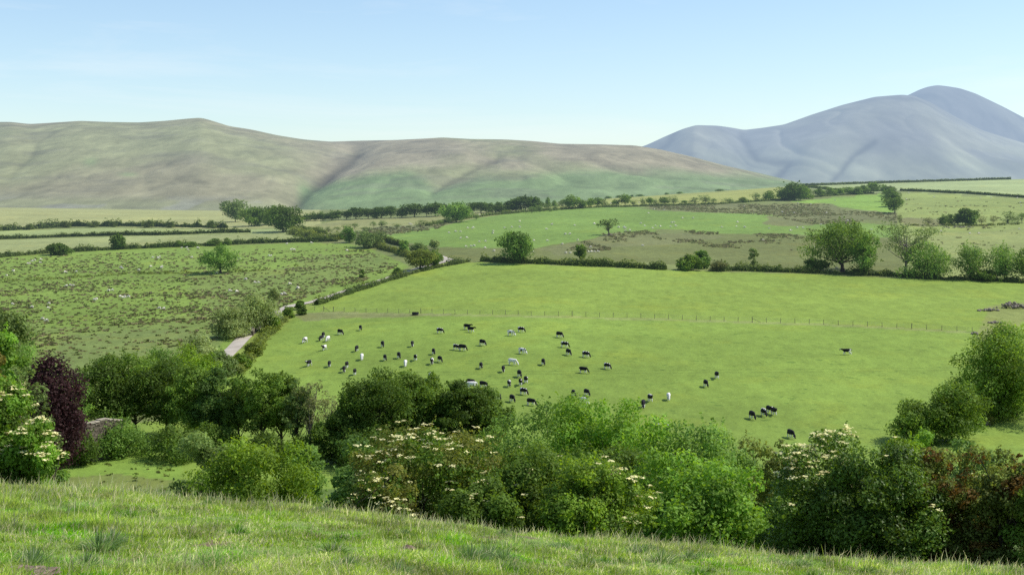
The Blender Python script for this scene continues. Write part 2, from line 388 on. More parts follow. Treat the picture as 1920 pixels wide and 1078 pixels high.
def mixc(a, b, f): return np.asarray(a)*(1-f[..., None])+np.asarray(b)*f[..., None]
def sstep(a, b, x):
    t = np.clip((x-a)/(b-a), 0, 1); return t*t*(3-2*t)
def hillcol(PP, PYv, X, Y, TT, n, low):
    brown = (0.215, 0.200, 0.108); straw = (0.218, 0.228, 0.102); green = (0.140, 0.222, 0.075); pinkish = (0.235, 0.208, 0.122)
    f1 = sstep(-0.25, 0.35, fbm(X/210, Y/500, 61, 5))
    c = mixc(brown, straw, f1)
    rightside = sstep(560, 640, PP)
    c = c*(1-rightside[..., None])+mixc(pinkish, straw, sstep(-0.2, 0.3, fbm(X/180, Y/400, 63, 4)))*rightside[..., None]
    # green lower flank right of the gill
    yb = np.interp(PP, [560, 640, 760, 820, 900, 1000, 1100, 1250, 1400, 1500], [322, 326, 322, 345, 322, 330, 318, 318, 322, 330])
    g = sstep(-14, 16, PYv-yb+22*fbm(X/130, Y/260, 65, 4))*sstep(548, 575, PP)
    c = c*(1-g[..., None]*0.85)+np.asarray(green)*g[..., None]*0.85
    g2 = sstep(355, 385, PYv+10*fbm(X/200, Y/300, 67, 3))*(1-rightside)*0.5
    c = c*(1-g2[..., None])+np.asarray((0.20, 0.235, 0.10))*g2[..., None]
    patch = np.exp(-((PP-170)/14)**2-((PYv-303)/7)**2)+np.exp(-((PP-240)/16)**2-((PYv-327)/4)**2)
    c = c*(1-np.clip(patch, 0, 1)[..., None]*0.6)+np.asarray((0.20, 0.28, 0.10))*np.clip(patch, 0, 1)[..., None]*0.6
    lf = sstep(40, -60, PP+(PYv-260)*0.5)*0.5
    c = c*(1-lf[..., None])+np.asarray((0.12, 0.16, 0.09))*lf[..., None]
    d = sstep(0.12, 0.42, fbm(X/90, Y/45, 68, 4))*0.28
    c = c*(1-d[..., None])+np.asarray((0.13, 0.125, 0.09))*d[..., None]
    scree = sstep(0.2, 0.45, fbm(X/40, Y/80, 69, 4))*sstep(360, 380, PYv)*0.3*(1-rightside)
    c = c*(1-scree[..., None])+np.asarray((0.24, 0.24, 0.24))*scree[..., None]
    c = c*0.84+0.16*np.mean(c, axis=2, keepdims=True)*np.array((1.05, 1.0, 0.9))
    mot = 1+0.26*fbm(X/26, Y/70, 74, 4)+0.16*fbm(X/9, Y/24, 75, 3)
    trk = np.clip(1-np.abs(fbm(X/150, Y/60, 76, 4))*22, 0, 1)*0.14
    c = c*1.13*(mot-trk)[..., None]
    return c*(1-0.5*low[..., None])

RIDGE = [(-800, 250), (-300, 236), (0, 229), (20, 229), (55, 233), (90, 231), (150, 227), (200, 229), (260, 230), (310, 227), (350, 223), (376, 221), (392, 225), (430, 237), (470, 243), (520, 254), (570, 262), (620, 266), (680, 264), (740, 263), (800, 260), (830, 258), (880, 261), (950, 262), (1000, 265), (1050, 270), (1120, 271), (1190, 273), (1240, 281), (1300, 295), (1360, 311), (1420, 324), (1470, 336), (1540, 352), (1620, 375), (1760, 405)]
BASE = [(-800, 408), (400, 410), (545, 412), (700, 412), (900, 405), (1100, 396), (1300, 376), (1480, 366), (1620, 380), (1760, 406)]
CARVE = [([(545, 400), (552, 372), (575, 345), (610, 315), (650, 292), (668, 278)], 34, 34), ([(612, 318), (585, 325), (535, 335)], 7, 10),
         ([(810, 356), (832, 340), (862, 326), (900, 306), (930, 296)], 12, 16),
         ([(20, 330), (60, 290), (70, 268), (90, 255)], 6, 16), ([(1100, 300), (1160, 318), (1230, 330), (1340, 336)], 5, 8),
         ([(280, 352), (330, 335), (410, 340)], 6, 12), ([(960, 290), (1010, 310), (1060, 335)], 5, 12), ([(1000, 335), (1080, 315), (1120, 296)], -8, 25), ([(700, 300), (790, 288), (870, 290)], -8, 18)]
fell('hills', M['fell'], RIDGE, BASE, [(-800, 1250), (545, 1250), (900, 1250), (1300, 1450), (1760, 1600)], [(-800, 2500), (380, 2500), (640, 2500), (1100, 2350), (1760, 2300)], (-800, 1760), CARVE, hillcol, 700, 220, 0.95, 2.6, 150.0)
def mtcol(PP, PYv, X, Y, TT, n, low):
    f = sstep(-0.2, 0.3, fbm(X/500, Y/900, 91, 5)); c = mixc((0.15, 0.150, 0.125), (0.205, 0.205, 0.145), f)
    d = sstep(0.1, 0.4, fbm(X/260, Y/420, 93, 5))*0.5*sstep(250, 300, PYv)
    c = c*(1-d[..., None])+np.asarray((0.10, 0.10, 0.12))*d[..., None]
    g = sstep(250, 325, PYv+20*fbm(X/260, Y/500, 97, 4))*0.5
    c = c*(1-g[..., None])+np.asarray((0.205, 0.225, 0.12))*g[..., None]
    c = c*1.15*(1+0.42*fbm(X/170, Y/380, 94, 5)+0.2*fbm(X/50, Y/120, 96, 3))[..., None]
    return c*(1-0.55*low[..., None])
MR = [(1000, 330), (1100, 312), (1190, 280), (1215, 271), (1245, 257), (1280, 242), (1305, 235), (1345, 236), (1375, 240), (1395, 244), (1430, 240), (1470, 234), (1520, 216), (1580, 197), (1640, 182), (1690, 178), (1715, 180), (1745, 192), (1790, 218), (1840, 244), (1900, 262), (1960, 280), (2050, 310), (2200, 340)]
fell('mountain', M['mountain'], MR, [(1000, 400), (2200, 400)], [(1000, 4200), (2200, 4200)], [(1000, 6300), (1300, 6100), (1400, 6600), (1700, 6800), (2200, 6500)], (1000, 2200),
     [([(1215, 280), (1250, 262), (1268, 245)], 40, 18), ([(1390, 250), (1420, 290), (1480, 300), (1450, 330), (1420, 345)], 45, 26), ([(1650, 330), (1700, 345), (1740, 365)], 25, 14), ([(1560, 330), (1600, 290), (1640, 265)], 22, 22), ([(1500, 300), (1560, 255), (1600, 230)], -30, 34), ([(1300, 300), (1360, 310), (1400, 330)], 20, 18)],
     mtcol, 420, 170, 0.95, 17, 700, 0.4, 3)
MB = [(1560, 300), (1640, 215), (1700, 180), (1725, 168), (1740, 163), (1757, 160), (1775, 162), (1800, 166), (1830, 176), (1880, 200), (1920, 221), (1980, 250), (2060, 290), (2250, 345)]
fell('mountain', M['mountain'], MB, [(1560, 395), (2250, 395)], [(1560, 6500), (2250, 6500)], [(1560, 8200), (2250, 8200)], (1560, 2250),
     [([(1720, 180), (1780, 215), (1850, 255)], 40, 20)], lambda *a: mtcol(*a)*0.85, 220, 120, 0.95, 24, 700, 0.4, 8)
print('terrain', time.time()-T0)

# ------------------------------------------------------------------ vegetation
def leaf_quads(P, Nrm, size, rg, aspect=0.6):
    n = len(P)
    Nrm = Nrm/np.maximum(np.linalg.norm(Nrm, axis=1, keepdims=True), 1e-6)
    r = rg.normal(size=(n, 3)); a = np.cross(Nrm, r); a /= np.maximum(np.linalg.norm(a, axis=1, keepdims=True), 1e-6)
    b = np.cross(Nrm, a)
    sa = (size*0.5*rg.uniform(0.5, 1.45, n))[:, None]; sb = sa*aspect*rg.uniform(0.8, 1.2, n)[:, None]
    V = np.stack([P-a*sa, P-b*sb+Nrm*sb*0.15, P+a*sa, P+b*sb+Nrm*sb*0.15], 1).reshape(-1, 3)
    Fq = np.arange(n*4).reshape(n, 4)
    return V, Fq

PAL = {  # base leaf colours
 'dark': [(0.044, 0.079, 0.016), (0.064, 0.107, 0.023)], 'mid': [(0.066, 0.116, 0.022), (0.090, 0.145, 0.031)],
 'bright': [(0.0912, 0.1767, 0.0296), (0.1254, 0.2166, 0.041)], 'ash': [(0.0752, 0.1425, 0.0342), (0.114, 0.1881, 0.0513)],
 'pale': [(0.13, 0.175, 0.07), (0.17, 0.21, 0.095)], 'grey': [(0.075, 0.115, 0.040), (0.105, 0.148, 0.055)],
 'copper': [(0.020, 0.0095, 0.013), (0.036, 0.017, 0.021)], 'olive': [(0.0798, 0.1117, 0.0274), (0.114, 0.1391, 0.0388)],
 'yellow': [(0.1003, 0.171, 0.0251), (0.1425, 0.2143, 0.0342)], 'rust': [(0.092, 0.060, 0.018), (0.070, 0.076, 0.020)],
 'elder': [(0.074, 0.108, 0.022), (0.108, 0.112, 0.032)], 'ivy': [(0.045, 0.085, 0.0163), (0.07, 0.1175, 0.0225)], 'blue': [(0.052, 0.096, 0.027), (0.074, 0.128, 0.038)],
 'hedge': [(0.052, 0.082, 0.022), (0.084, 0.112, 0.031)], 'bare': [(0.09, 0.11, 0.05), (0.13, 0.14, 0.07)],
}
for _k in PAL: PAL[_k] = [tuple(np.array(c)*np.array((1.75, 1.7, 1.25))) for c in PAL[_k]]
def crown(rg, W, H, cb, n_clump, n_leaf, leaf, pal, rc=0.2, shell=0.45, prof='round', squash=0.8, D=None, lob=0.25, fill=0.55):
    D = D or W
    c0, c1 = map(np.asarray, PAL[pal])
    t = rg.uniform(0, 1, n_clump*3)
    fn = {'round': lambda t: np.sin(np.pi*np.clip(t, 0.02, .98))**0.55, 'oak': lambda t: np.sin(np.pi*np.clip(t, 0.02, .98)**0.85)**0.5,
          'bush': lambda t: np.sqrt(np.clip(1-(t*0.97)**2.8, 0, 1)), 'column': lambda t: np.sin(np.pi*np.clip(t*0.9+0.08, 0, 1))**0.35*0.95,
          'vase': lambda t: np.clip(0.35+0.9*t, 0, 1)*np.sqrt(np.clip(1-(t)**5, 0.05, 1))}[prof]
    keep = rg.uniform(0, 1, len(t)) < fn(t)**1.3
    t = t[keep][:n_clump]; n = len(t)
    th = rg.uniform(0, 2*np.pi, n)
    k1, k2 = rg.uniform(0, 6, 2)
    lobe = 1+lob*np.sin(3*th+k1+4*t)*0.8+lob*np.sin(2*th-5*t+k2)*0.5
    rr = fn(t)*rg.uniform(0, 1, n)**shell*lobe
    rcm = rc*min(W, (H-cb)*1.2)*rg.uniform(0.65, 1.25, n)
    sx = np.maximum(W/2-rc*W*0.6, W*0.2); sy = np.maximum(D/2-rc*W*0.6, D*0.2)
    hz = H-cb-rc*W*0.7
    cen = np.stack([rr*sx*np.cos(th), rr*sy*np.sin(th), cb+rc*W*0.25+t*hz], 1)
    ci = rg.choice(n, n_leaf, p=rcm**2/np.sum(rcm**2))
    d = rg.normal(size=(n_leaf, 3)); d[:, 2] += 0.25; d /= np.linalg.norm(d, axis=1, keepdims=True)
    rad = rcm[ci]*(fill+(1-fill)*rg.uniform(0, 1, n_leaf)**0.6)*rg.uniform(0.85, 1.12, n_leaf)
    P = cen[ci]+d*rad[:, None]*np.array([1, 1, squash])
    P[:, 2] = np.maximum(P[:, 2], 0.05)
    for ax, ext in ((0, W/2), (1, D/2)):
        q = ext*1.05/np.percentile(np.abs(P[:, ax]), 98); P[:, ax] *= q; cen[:, ax] *= q
    lo, hi = np.percentile(P[:, 2], (0.5, 99.5)); b0 = 0.08 if prof == 'bush' else cb
    for A in (P, cen): A[:, 2] = b0+(A[:, 2]-lo)*(H-b0)/(hi-lo)
    P[:, 2] = np.maximum(P[:, 2], 0.05)
    Nn = d*0.75+np.array([0, 0, 0.35])+rg.normal(size=(n_leaf, 3))*0.45
    ns = max(12, n_leaf//110); m = 14
    si = rg.integers(0, n_leaf, ns); dirn = d[si]*0.8+np.array([0, 0, 0.55])+rg.normal(size=(ns, 3))*0.3
    dirn /= np.linalg.norm(dirn, axis=1, keepdims=True); Ls = rg.uniform(0.35, 1.0, ns)**1.5*rc*W*1.05
    q = rg.uniform(0.1, 1, (ns, m)); SP = P[si][:, None]+dirn[:, None]*(q*Ls[:, None])[..., None]+rg.normal(size=(ns, m, 3))*leaf*0.55*(1.2-q)[..., None]
    SP = SP.reshape(-1, 3); SP[:, 2] = np.maximum(SP[:, 2], 0.05)
    P = np.concatenate([P, SP]); Nn = np.concatenate([Nn, np.repeat(d[si], m, 0)*0.4+np.array([0, 0, 0.4])+rg.normal(size=(ns*m, 3))*0.6]); ci = np.concatenate([ci, np.repeat(ci[si], m)]); n_leaf = len(P)
    V, Fq = leaf_quads(P, Nn, leaf, rg)
    f = rg.uniform(0, 1, n)[ci]*0.7+rg.uniform(0, 1, n_leaf)*0.3
    br = (rg.uniform(0.68, 1.32, n)[ci]*rg.uniform(0.8, 1.2, n_leaf))
    Cc = (c0*(1-f[:, None])+c1*f[:, None])*br[:, None]
    Cc = np.repeat(Cc, 4, axis=0)
    return V, Fq, Cc, cen, rcm

def tube(pts, rad, sides=6):
    pts = np.asarray(pts, float); n = len(pts); V = []
    for i in range(n):
        d = pts[min(i+1, n-1)]-pts[max(i-1, 0)]; d = d/max(np.linalg.norm(d), 1e-6)
        ref = np.array([1., 0, 0]) if abs(d[0]) < 0.8 else np.array([0, 1., 0])
        a = np.cross(d, ref); a /= np.linalg.norm(a); b = np.cross(d, a)
        an = np.arange(sides)/sides*2*np.pi
        V.append(pts[i]+rad[i]*(np.cos(an)[:, None]*a+np.sin(an)[:, None]*b))
    V = np.concatenate(V); Fq = []
    for i in range(n-1):
        for k in range(sides):
            Fq.append((i*sides+k, i*sides+(k+1) % sides, (i+1)*sides+(k+1) % sides, (i+1)*sides+k))
    return V, np.array(Fq)
def merge(parts):
    V = []; Fs = []; o = 0
    for v, f in parts: V.append(v); Fs.append(f+o); o += len(v)
    return np.concatenate(V), np.concatenate(Fs)

def trunk(rg, H, cb, W, cen, r0, n_limb, lean=0.0, sides=7, stems=1, bend=0.06):
    parts = []
    for s in range(stems):
        off = rg.normal(size=2)*(0.0 if stems == 1 else W*0.06)
        topz = cb+(H-cb)*(0.62 if stems == 1 else 0.5)
        top = np.array([lean*H*0.4+rg.normal()*W*0.04+off[0]*3, rg.normal()*W*0.04+off[1]*3, topz])
        zs = np.linspace(0, 1, 7)
        w1, w2 = rg.normal(size=2)*bend*H*0.3
        base = np.array([off[0], off[1], -0.25])
        P = base+(top-base)*zs[:, None]; P[:, 0] += w1*np.sin(zs*np.pi)*0.6; P[:, 1] += w2*np.sin(zs*np.pi)*0.6
        R = r0*(1-0.8*zs); R[0] *= 1.45
        parts.append(tube(P, R, sides))
        if n_limb:
            sel = rg.choice(len(cen), min(len(cen), n_limb//stems), replace=False)
            for c in cen[sel]:
                q = np.clip((c[2]*rg.uniform(0.35, 0.7)-base[2])/(topz-base[2]), 0.12 if stems > 1 else max(0.15, 0.6*cb/max(topz, .1)), 0.97)
                st = np.array([np.interp(q, zs, P[:, k]) for k in range(3)]); rs = np.interp(q, zs, R)*0.55
                u = np.linspace(0, 1, 5)[:, None]
                mid = (st+c)/2+np.array([0, 0, -0.05*np.linalg.norm(c-st)])+rg.normal(size=3)*0.06*np.linalg.norm(c-st)
                B = st*(1-u)**2+2*mid*u*(1-u)+c*u**2
                parts.append(tube(B, np.linspace(rs, max(rs*0.2, 0.012), 5), 5))
    return merge(parts)

def blossoms(rg, cen, rcm, n, size, side=None, top=0.0, H=1):
    w = rcm**2*np.clip((cen[:, 2]/H-top)*2, 0.02, 1.5)
    if side is not None: w = w*np.clip(0.3+side[0]*cen[:, 0]+side[1]*cen[:, 1], 0.02, 3)
    k = max(1, n//2)
    hot = rg.choice(len(cen), k, p=w/w.sum())
    ci = rg.choice(hot, n)
    d = rg.normal(size=(n, 3)); d[:, 2] = np.abs(d[:, 2])*1.1+0.15; d[:, 1] -= 0.5; d /= np.linalg.norm(d, axis=1, keepdims=True)
    P = cen[ci]+d*rcm[ci][:, None]*rg.uniform(0.95, 1.15, n)[:, None]
    m = 14                                        # florets to an umbel
    off = rg.normal(size=(n, m, 3))*np.array([1, 1, 0.22])*size*0.34
    PP_ = (P[:, None]+off).reshape(-1, 3)
    Nn = np.repeat(d*0.25+np.array([0, 0, 1.0]), m, 0)+rg.normal(size=(n*m, 3))*0.25
    V, Fq = leaf_quads(PP_, Nn, size*0.42, rg, 0.9)
    base = np.array([0.82, 0.77, 0.40])*rg.uniform(0.8, 1.12, n)[:, None]
    Cc = np.repeat(np.repeat(base, m, 0), 4, 0)
    return V, Fq, Cc

NAMECNT = {}
def plant(name, label, cat, pos, H, W, cb=0.25, n_clump=60, n_leaf=6000, leaf=0.3, pal='mid', prof='round', rc=0.2, shell=0.45, r0=None, n_limb=16, lean=0.0, stems=1,
          group=None, mat='leaf', bark='bark', flowers=None, D=None, lob=0.25, squash=0.8, mixpal=None, seed=None, fill=0.55):
    rg = np.random.default_rng(seed if seed is not None else rng.integers(1 << 30))
    e = empty(name, pos, 0.0)
    tag(e, label, cat, group)
    if pos.y > 100: n_leaf = int(n_leaf*1.75); leaf *= 1.1
    else: n_leaf = int(n_leaf*1.6); leaf *= 0.8; n_clump = int(n_clump*0.62); rc *= 1.1; fill = 0.45; shell = 0.36
    V, Fq, Cc, cen, rcm = crown(rg, W, H, cb*H, n_clump, n_leaf, leaf, pal, rc, shell, prof, squash, D, lob, fill)
    if mixpal:                                    # second leaf colour in whole clumps
        q = np.repeat(vnoise(V[::4, 0]*11/W, V[::4, 2]*11/W+V[::4, 1]*6/W, int(rg.integers(99))) > mixpal[1], 4)
        c2 = np.asarray(PAL[mixpal[0]][0]); Cc[q] = c2*rg.uniform(0.7, 1.3, q.sum()//4).repeat(4)[:, None]
    if lean: V[:, 0] += lean*V[:, 2]; cen = cen.copy(); cen[:, 0] += lean*cen[:, 2]
    bush = prof == 'bush'
    cr = link('foliage' if bush else 'crown', mesh_np(name+'_leaves', V, [Fq], Cc), M[mat], e)
    tv, tf = trunk(rg, H, cb*H, W, cen, r0 or H*0.022, n_limb, lean, 7, stems)
    link('branches' if bush else 'trunk', mesh_np(name+'_wood', tv, [tf], None, True), M[bark], e)
    if flowers:                                    # flower heads ride on the foliage
        bv, bf, bc = blossoms(rg, cen, rcm, flowers[0], flowers[1], flowers[2] if len(flowers) > 2 else None, flowers[3] if len(flowers) > 3 else 0.0, H)
        link('blossom', mesh_np(name+'_blossom', bv, [bf], bc), M['blossom'], cr)
    return e
def px_plant(name, label, cat, px, top, w, base=None, Y=None, **kw):
    p = at_depth(px, Y) if Y else ground_at(px, base)
    H = (YH-top)/F*p.y-p.z; W = w/F*p.y*1.04
    return plant(name, label, cat, p, max(H, 0.5), W, **kw)

# shared meshes for the many small trees far up the valley
FARV = {}
def far_variants(pal):
    if pal in FARV: return FARV[pal]
    out = []
    for k in range(4):
        rg = np.random.default_rng(100+k+len(FARV)*10)
        cb = [0.14, 0.2, 0.1, 0.24][k]*8
        dense = pal not in ('bare', 'pale', 'grey')
        V, Fq, Cc, cen, rcm = crown(rg, 8, 8, cb, 34 if dense else 26, 2300 if dense else 1200, 0.62 if dense else 0.5, pal, 0.2, 0.5, ['round', 'oak', 'bush', 'round'][k], 0.8, None, 0.3)
        tv, tf = trunk(rg, 8, cb, 8, cen, 0.22, 9, 0, 5, 2 if k == 2 else 1)
        out.append((mesh_np('small_tree_leaves', V, [Fq], Cc), mesh_np('small_tree_wood', tv, [tf], None, True)))
    FARV[pal] = out
    return out
def far_tree(name, label, cat, px, base, top, w, pal, group=None, k=None):
    p = ground_at(px, base)
    H = max((base-top)/F*p.y, 1.0); W = w/F*p.y*(1.3 if name == 'row_tree' else 1.12)
    vs = far_variants(pal); k = random.randrange(4) if k is None else k
    e = empty(name, p, random.uniform(0, 6.28)); e.scale = (W/8, W/8, H/8); tag(e, label, cat, group)
    link('crown', vs[k][0], M['leaf'], e); link('trunk', vs[k][1], M['bark'], e)
    return e

# ---- hedges
def hedge(name, label, cat, pts, h, w, leaf=0.5, pal='hedge', dens=34, group=None, lump=0.35, gap=0.0, seed=0, wiggle=0.6):
    rg = np.random.default_rng(500+seed)
    P = along(pts, 1.0); n = len(P)
    ns = max(40, int(n*dens))
    s = rg.uniform(0, n-1, ns)
    if gap: s = s[vnoise(s/3.2, s*0+seed, seed) > gap-1]; ns = len(s)
    x = np.interp(s, np.arange(n), P[:, 0]); y = np.interp(s, np.arange(n), P[:, 1])
    tx = np.gradient(P[:, 0]); ty = np.gradient(P[:, 1]); ln = np.hypot(tx, ty)+1e-6
    nx_ = np.interp(s, np.arange(n), -ty/ln); ny_ = np.interp(s, np.arange(n), tx/ln)
    lum = 1+lump*vnoise(s/3.5, s*0+seed*3.1, seed+1)+lump*0.6*vnoise(s/1.3, s*0+7, seed+2)
    a = rg.uniform(-0.25, np.pi+0.25, ns); rad = rg.uniform(0.72, 1.06, ns)*lum
    off = np.cos(a)*w/2*rad+wiggle*vnoise(s/9, s*0+3, seed+5); hz = np.clip(np.sin(a), -0.05, 1)**0.7*h*rad if False else np.sign(np.sin(a))*np.abs(np.sin(a))**0.7*h*rad
    X = x+nx_*off; Y = y+ny_*off; Z = terr(X, Y)+np.maximum(hz, 0.05)
    Pq = np.stack([X, Y, Z], 1); o = P[n//2].copy()
    Nn = np.stack([nx_*np.cos(a), ny_*np.cos(a), np.sin(a)*0.8+0.2], 1)+rg.normal(size=(ns, 3))*0.45
    V, Fq = leaf_quads(Pq-o, Nn, leaf, rg, 0.7)
    c0, c1 = map(np.asarray, PAL[pal]); f = np.clip(0.5+0.5*vnoise(s/2.0, s*0+1, seed+9)+rg.normal(size=ns)*0.2, 0, 1)[:, None]
    Cc = np.repeat((c0*(1-f)+c1*f)*rg.uniform(0.75, 1.25, ns)[:, None], 4, 0)
    # woody core keeps the light from showing straight through
    k = np.arange(0, n, 2)
    if k[-1] != n-1: k = np.append(k, n-1)
    core = []
    if not gap:
        pr = [(-0.3, 0), (-0.26, .5), (0, .72), (0.26, .5), (0.3, 0)]
        cv = []
        for i in k:
            lm = 1+lump*float(vnoise(i/3.5, seed*3.1, seed+1))
            wg = wiggle*float(vnoise(i/9, 3, seed+5))
            for (q, z) in pr:
                X_ = P[i, 0]-ty[i]/ln[i]*(q*w*lm+wg); Y_ = P[i, 1]+tx[i]/ln[i]*(q*w*lm+wg)
                cv.append((X_-o[0], Y_-o[1], float(terr(X_, Y_))-o[2]+z*h*lm-0.05))
        cf = []
        for i in range(len(k)-1):
            for j in range(4): cf.append((i*5+j, i*5+j+1, (i+1)*5+j+1, (i+1)*5+j))
        cv = np.array(cv); cf = np.array(cf)+len(V)
        V = np.concatenate([V, cv]); Cc = np.concatenate([Cc, np.tile(c0*0.6, (len(cv), 1))]); Fs = [np.concatenate([Fq, cf])]
    else: Fs = [Fq]
    ob = link(name, mesh_np(name, V, Fs, Cc), M['leaf']); ob.location = o
    return tag(ob, label, cat, group)

# ================= far upland: hedges, walls, rows of small trees
hedge('hedge', 'straggly dark hedge along the bottom of the yellow moor, farthest left hedge', 'hedge', [(-120, 440), (0, 433), (60, 430), (130, 425), (240, 424), (330, 426), (425, 428)], 3.0, 2.6, 0.8, dens=26, lump=0.6, seed=1)
hedge('hedge', 'low dark hedge between the two pale hay strips on the left', 'hedge', [(-120, 460), (0, 449), (100, 445), (170, 443), (300, 441), (420, 437), (470, 436)], 1.9, 2.4, 0.7, dens=22, lump=0.35, seed=2)
hedge('hedge', 'long dark hedge along the top of the rushy pasture on the left', 'hedge', [(-120, 500), (0, 483), (100, 474), (220, 468), (330, 463), (380, 461), (470, 457), (560, 454), (632, 453)], 2.2, 2.6, 0.6, dens=30, lump=0.5, seed=3)
hedge('hedge', 'bushy green hedge on the left side of the lane below the dark ash clump', 'hedge', [(548, 438), (575, 444), (600, 448), (640, 450)], 2.6, 5.0, 0.7, 'olive', 40, lump=0.5, seed=4)
hedge('hedge', 'dark clipped hedge on the far side of the upper lane', 'hedge', [(566, 432), (590, 437), (612, 441)], 2.0, 2.6, 0.6, 'hedge', 40, lump=0.4, seed=5)
hedge('hedge', 'clipped hedge on the near side of the lane running down to the bend', 'hedge', [(712, 465), (740, 473), (770, 482)], 2.0, 3.4, 0.6, 'olive', 44, lump=0.3, seed=6)
hedge('hedge', 'dark hedge on the field side of the lane beside the bright sheep field', 'hedge', [(716, 452), (740, 458), (762, 463)], 2.0, 2.4, 0.6, 'hedge', 44, lump=0.3, seed=7)
hedge('hedge', 'straight hedge with shrubs closing the top of the cow pastures', 'hedge', [(905, 490), (960, 494), (1060, 497), (1160, 501), (1250, 506)], 2.3, 3.0, 0.55, 'hedge', 46, lump=0.4, seed=8)
hedge('hedge', 'low hedge right of the mounded bushes on the pasture top', 'hedge', [(1335, 508), (1400, 508), (1450, 510), (1520, 512)], 2.2, 3.0, 0.55, 'hedge', 46, lump=0.45, seed=9)
hedge('hedge', 'shadowed hedge bottom beneath the big oak and willows on the right', 'hedge', [(1520, 512), (1600, 515), (1680, 518), (1760, 524), (1850, 526), (1990, 534)], 1.8, 3.0, 0.55, 'hedge', 34, lump=0.6, seed=10)
hedge('hedge', 'dark clipped hedge along the far skyline on the right', 'hedge', [(1505, 348), (1530, 346), (1600, 343), (1700, 340), (1800, 337), (1895, 335)], 2.0, 2.2, 0.9, 'hedge', 22, lump=0.12, seed=11)
hedge('hedge', 'dark hedge below the pale hay field on the far right', 'hedge', [(1688, 358), (1740, 360), (1800, 363), (1850, 366), (1920, 371), (2020, 377)], 1.9, 2.2, 0.8, 'hedge', 24, lump=0.15, seed=12)
hedge('hedge', 'thin dark hedge behind the row of small trees under the skyline field', 'hedge', [(1508, 352), (1560, 357), (1600, 360), (1660, 359)], 1.6, 2.2, 0.8, 'hedge', 24, lump=0.2, seed=13)
hedge('hedge', 'ragged hedge bottom under the spaced hawthorns above the bright field', 'hedge', [(870, 411), (920, 404), (1000, 397), (1060, 393), (1130, 389), (1240, 386), (1350, 383), (1460, 376), (1540, 369), (1640, 363)], 1.3, 2.0, 0.7, 'hedge', 20, lump=0.6, seed=14)
hedge('hedge', 'dark strip of hedge at the foot of the pale round tree', 'hedge', [(800, 424), (850, 415), (880, 410)], 1.2, 1.8, 0.6, 'hedge', 24, lump=0.5, seed=15)
hedge('hedge', 'rough lane hedge of rounded bushes along the left of the upper cow pasture', 'hedge', [(592, 572), (640, 556), (690, 540), (730, 527), (745, 523)], 1.75, 2.0, 0.42, 'hedge', 46, lump=0.8, seed=16)
hedge('hedge', 'gappy bush hedge of the lane just before the bend at the field corner', 'hedge', [(748, 522), (790, 509), (830, 500), (880, 491)], 1.7, 2.2, 0.42, 'hedge', 46, lump=0.8, seed=17)
hedge('hedge', 'weedy lane bank with brambles dropping to the river trees', 'hedge', [(546, 592), (524, 609), (498, 634), (480, 657), (456, 690), (448, 702)], 1.5, 2.6, 0.42, 'olive', 44, lump=0.6, seed=18)
hedge('hedge', 'low ragged hedge remnant across the rushy pasture past the open oak', 'hedge', [(-100, 545), (0, 529), (100, 523), (240, 514), (400, 512), (560, 503)], 0.7, 2.0, 0.6, 'olive', 14, lump=0.9, gap=0.55, seed=19)
hedge('hedge', 'tumbled line of scrub below the dark clump on the far right pasture', 'hedge', [(1690, 423), (1750, 424), (1830, 424), (1910, 421)], 1.1, 2.0, 0.8, 'olive', 18, lump=0.8, gap=0.75, seed=20)

def T(px, base, top, w, pal, label, group=None, name='small_tree', cat='tree', k=None): return far_tree(name, label, cat, px, base, top, w, pal, group, k)
# left strips
for px, b, t, w in [(55, 431, 419, 14), (122, 427, 414, 18), (176, 426, 414, 18), (212, 426, 415, 12), (278, 427, 413, 20), (320, 427, 416, 14), (398, 428, 413, 18)]:
    T(px, b, t, w, 'hedge', 'small dark thorn bush standing up out of the farthest left hedge', 'thorn bushes in the farthest left hedge', 'thorn_bush', 'bush', 2)
px_plant('bush', 'dense dark bush on the long left hedge, left of the round tree', 'bush', 112, 457, 40, 478, cb=0.02, n_clump=40, n_leaf=1600, leaf=0.7, pal='dark', prof='bush', n_limb=4)
px_plant('round_tree', 'single round dark tree standing in the long left hedge', 'tree', 221, 440, 25, 468, cb=0.08, n_clump=40, n_leaf=1500, leaf=0.6, pal='dark', n_limb=6)
for px, b, t, w in [(335, 463, 451, 16), (403, 461, 447, 24), (426, 460, 446, 14), (360, 463, 453, 24)]:
    T(px, b, t, w, 'mid', 'rounded bush in the hedge above the rushy pasture', 'bushes in the hedge above the rushy pasture', 'hedge_bush', 'bush', 2)
px_plant('oak_tree', 'lone open crowned oak in the middle of the rushy pasture', 'tree', 414, 461, 62, 512, cb=0.12, n_clump=46, n_leaf=2300, leaf=0.55, pal='ash', prof='oak', rc=0.17, lob=0.45, n_limb=22, r0=0.4, fill=0.35)
# dark clump by the fell foot
px_plant('tall_tree', 'tall pale green tree, leftmost of the clump below the fell', 'tree', 441, 375, 46, 416, cb=0.12, n_clump=60, n_leaf=2600, leaf=0.8, pal='grey', n_limb=14, rc=0.17, lob=0.4)
px_plant('round_tree', 'low rounded middle tree of the clump below the fell', 'tree', 477, 389, 46, 424, cb=0.06, n_clump=50, n_leaf=2600, leaf=0.8, pal='mid', n_limb=8)
px_plant('round_tree', 'dark tree behind the biggest one of the clump below the fell', 'tree', 514, 386, 44, 421, cb=0.06, n_clump=50, n_leaf=2600, leaf=0.8, pal='dark', n_limb=8)
px_plant('broad_tree', 'broad dark tree, rightmost and biggest of the clump below the fell', 'tree', 531, 388, 58, 435, cb=0.07, n_clump=70, n_leaf=3600, leaf=0.8, pal='dark', n_limb=10)
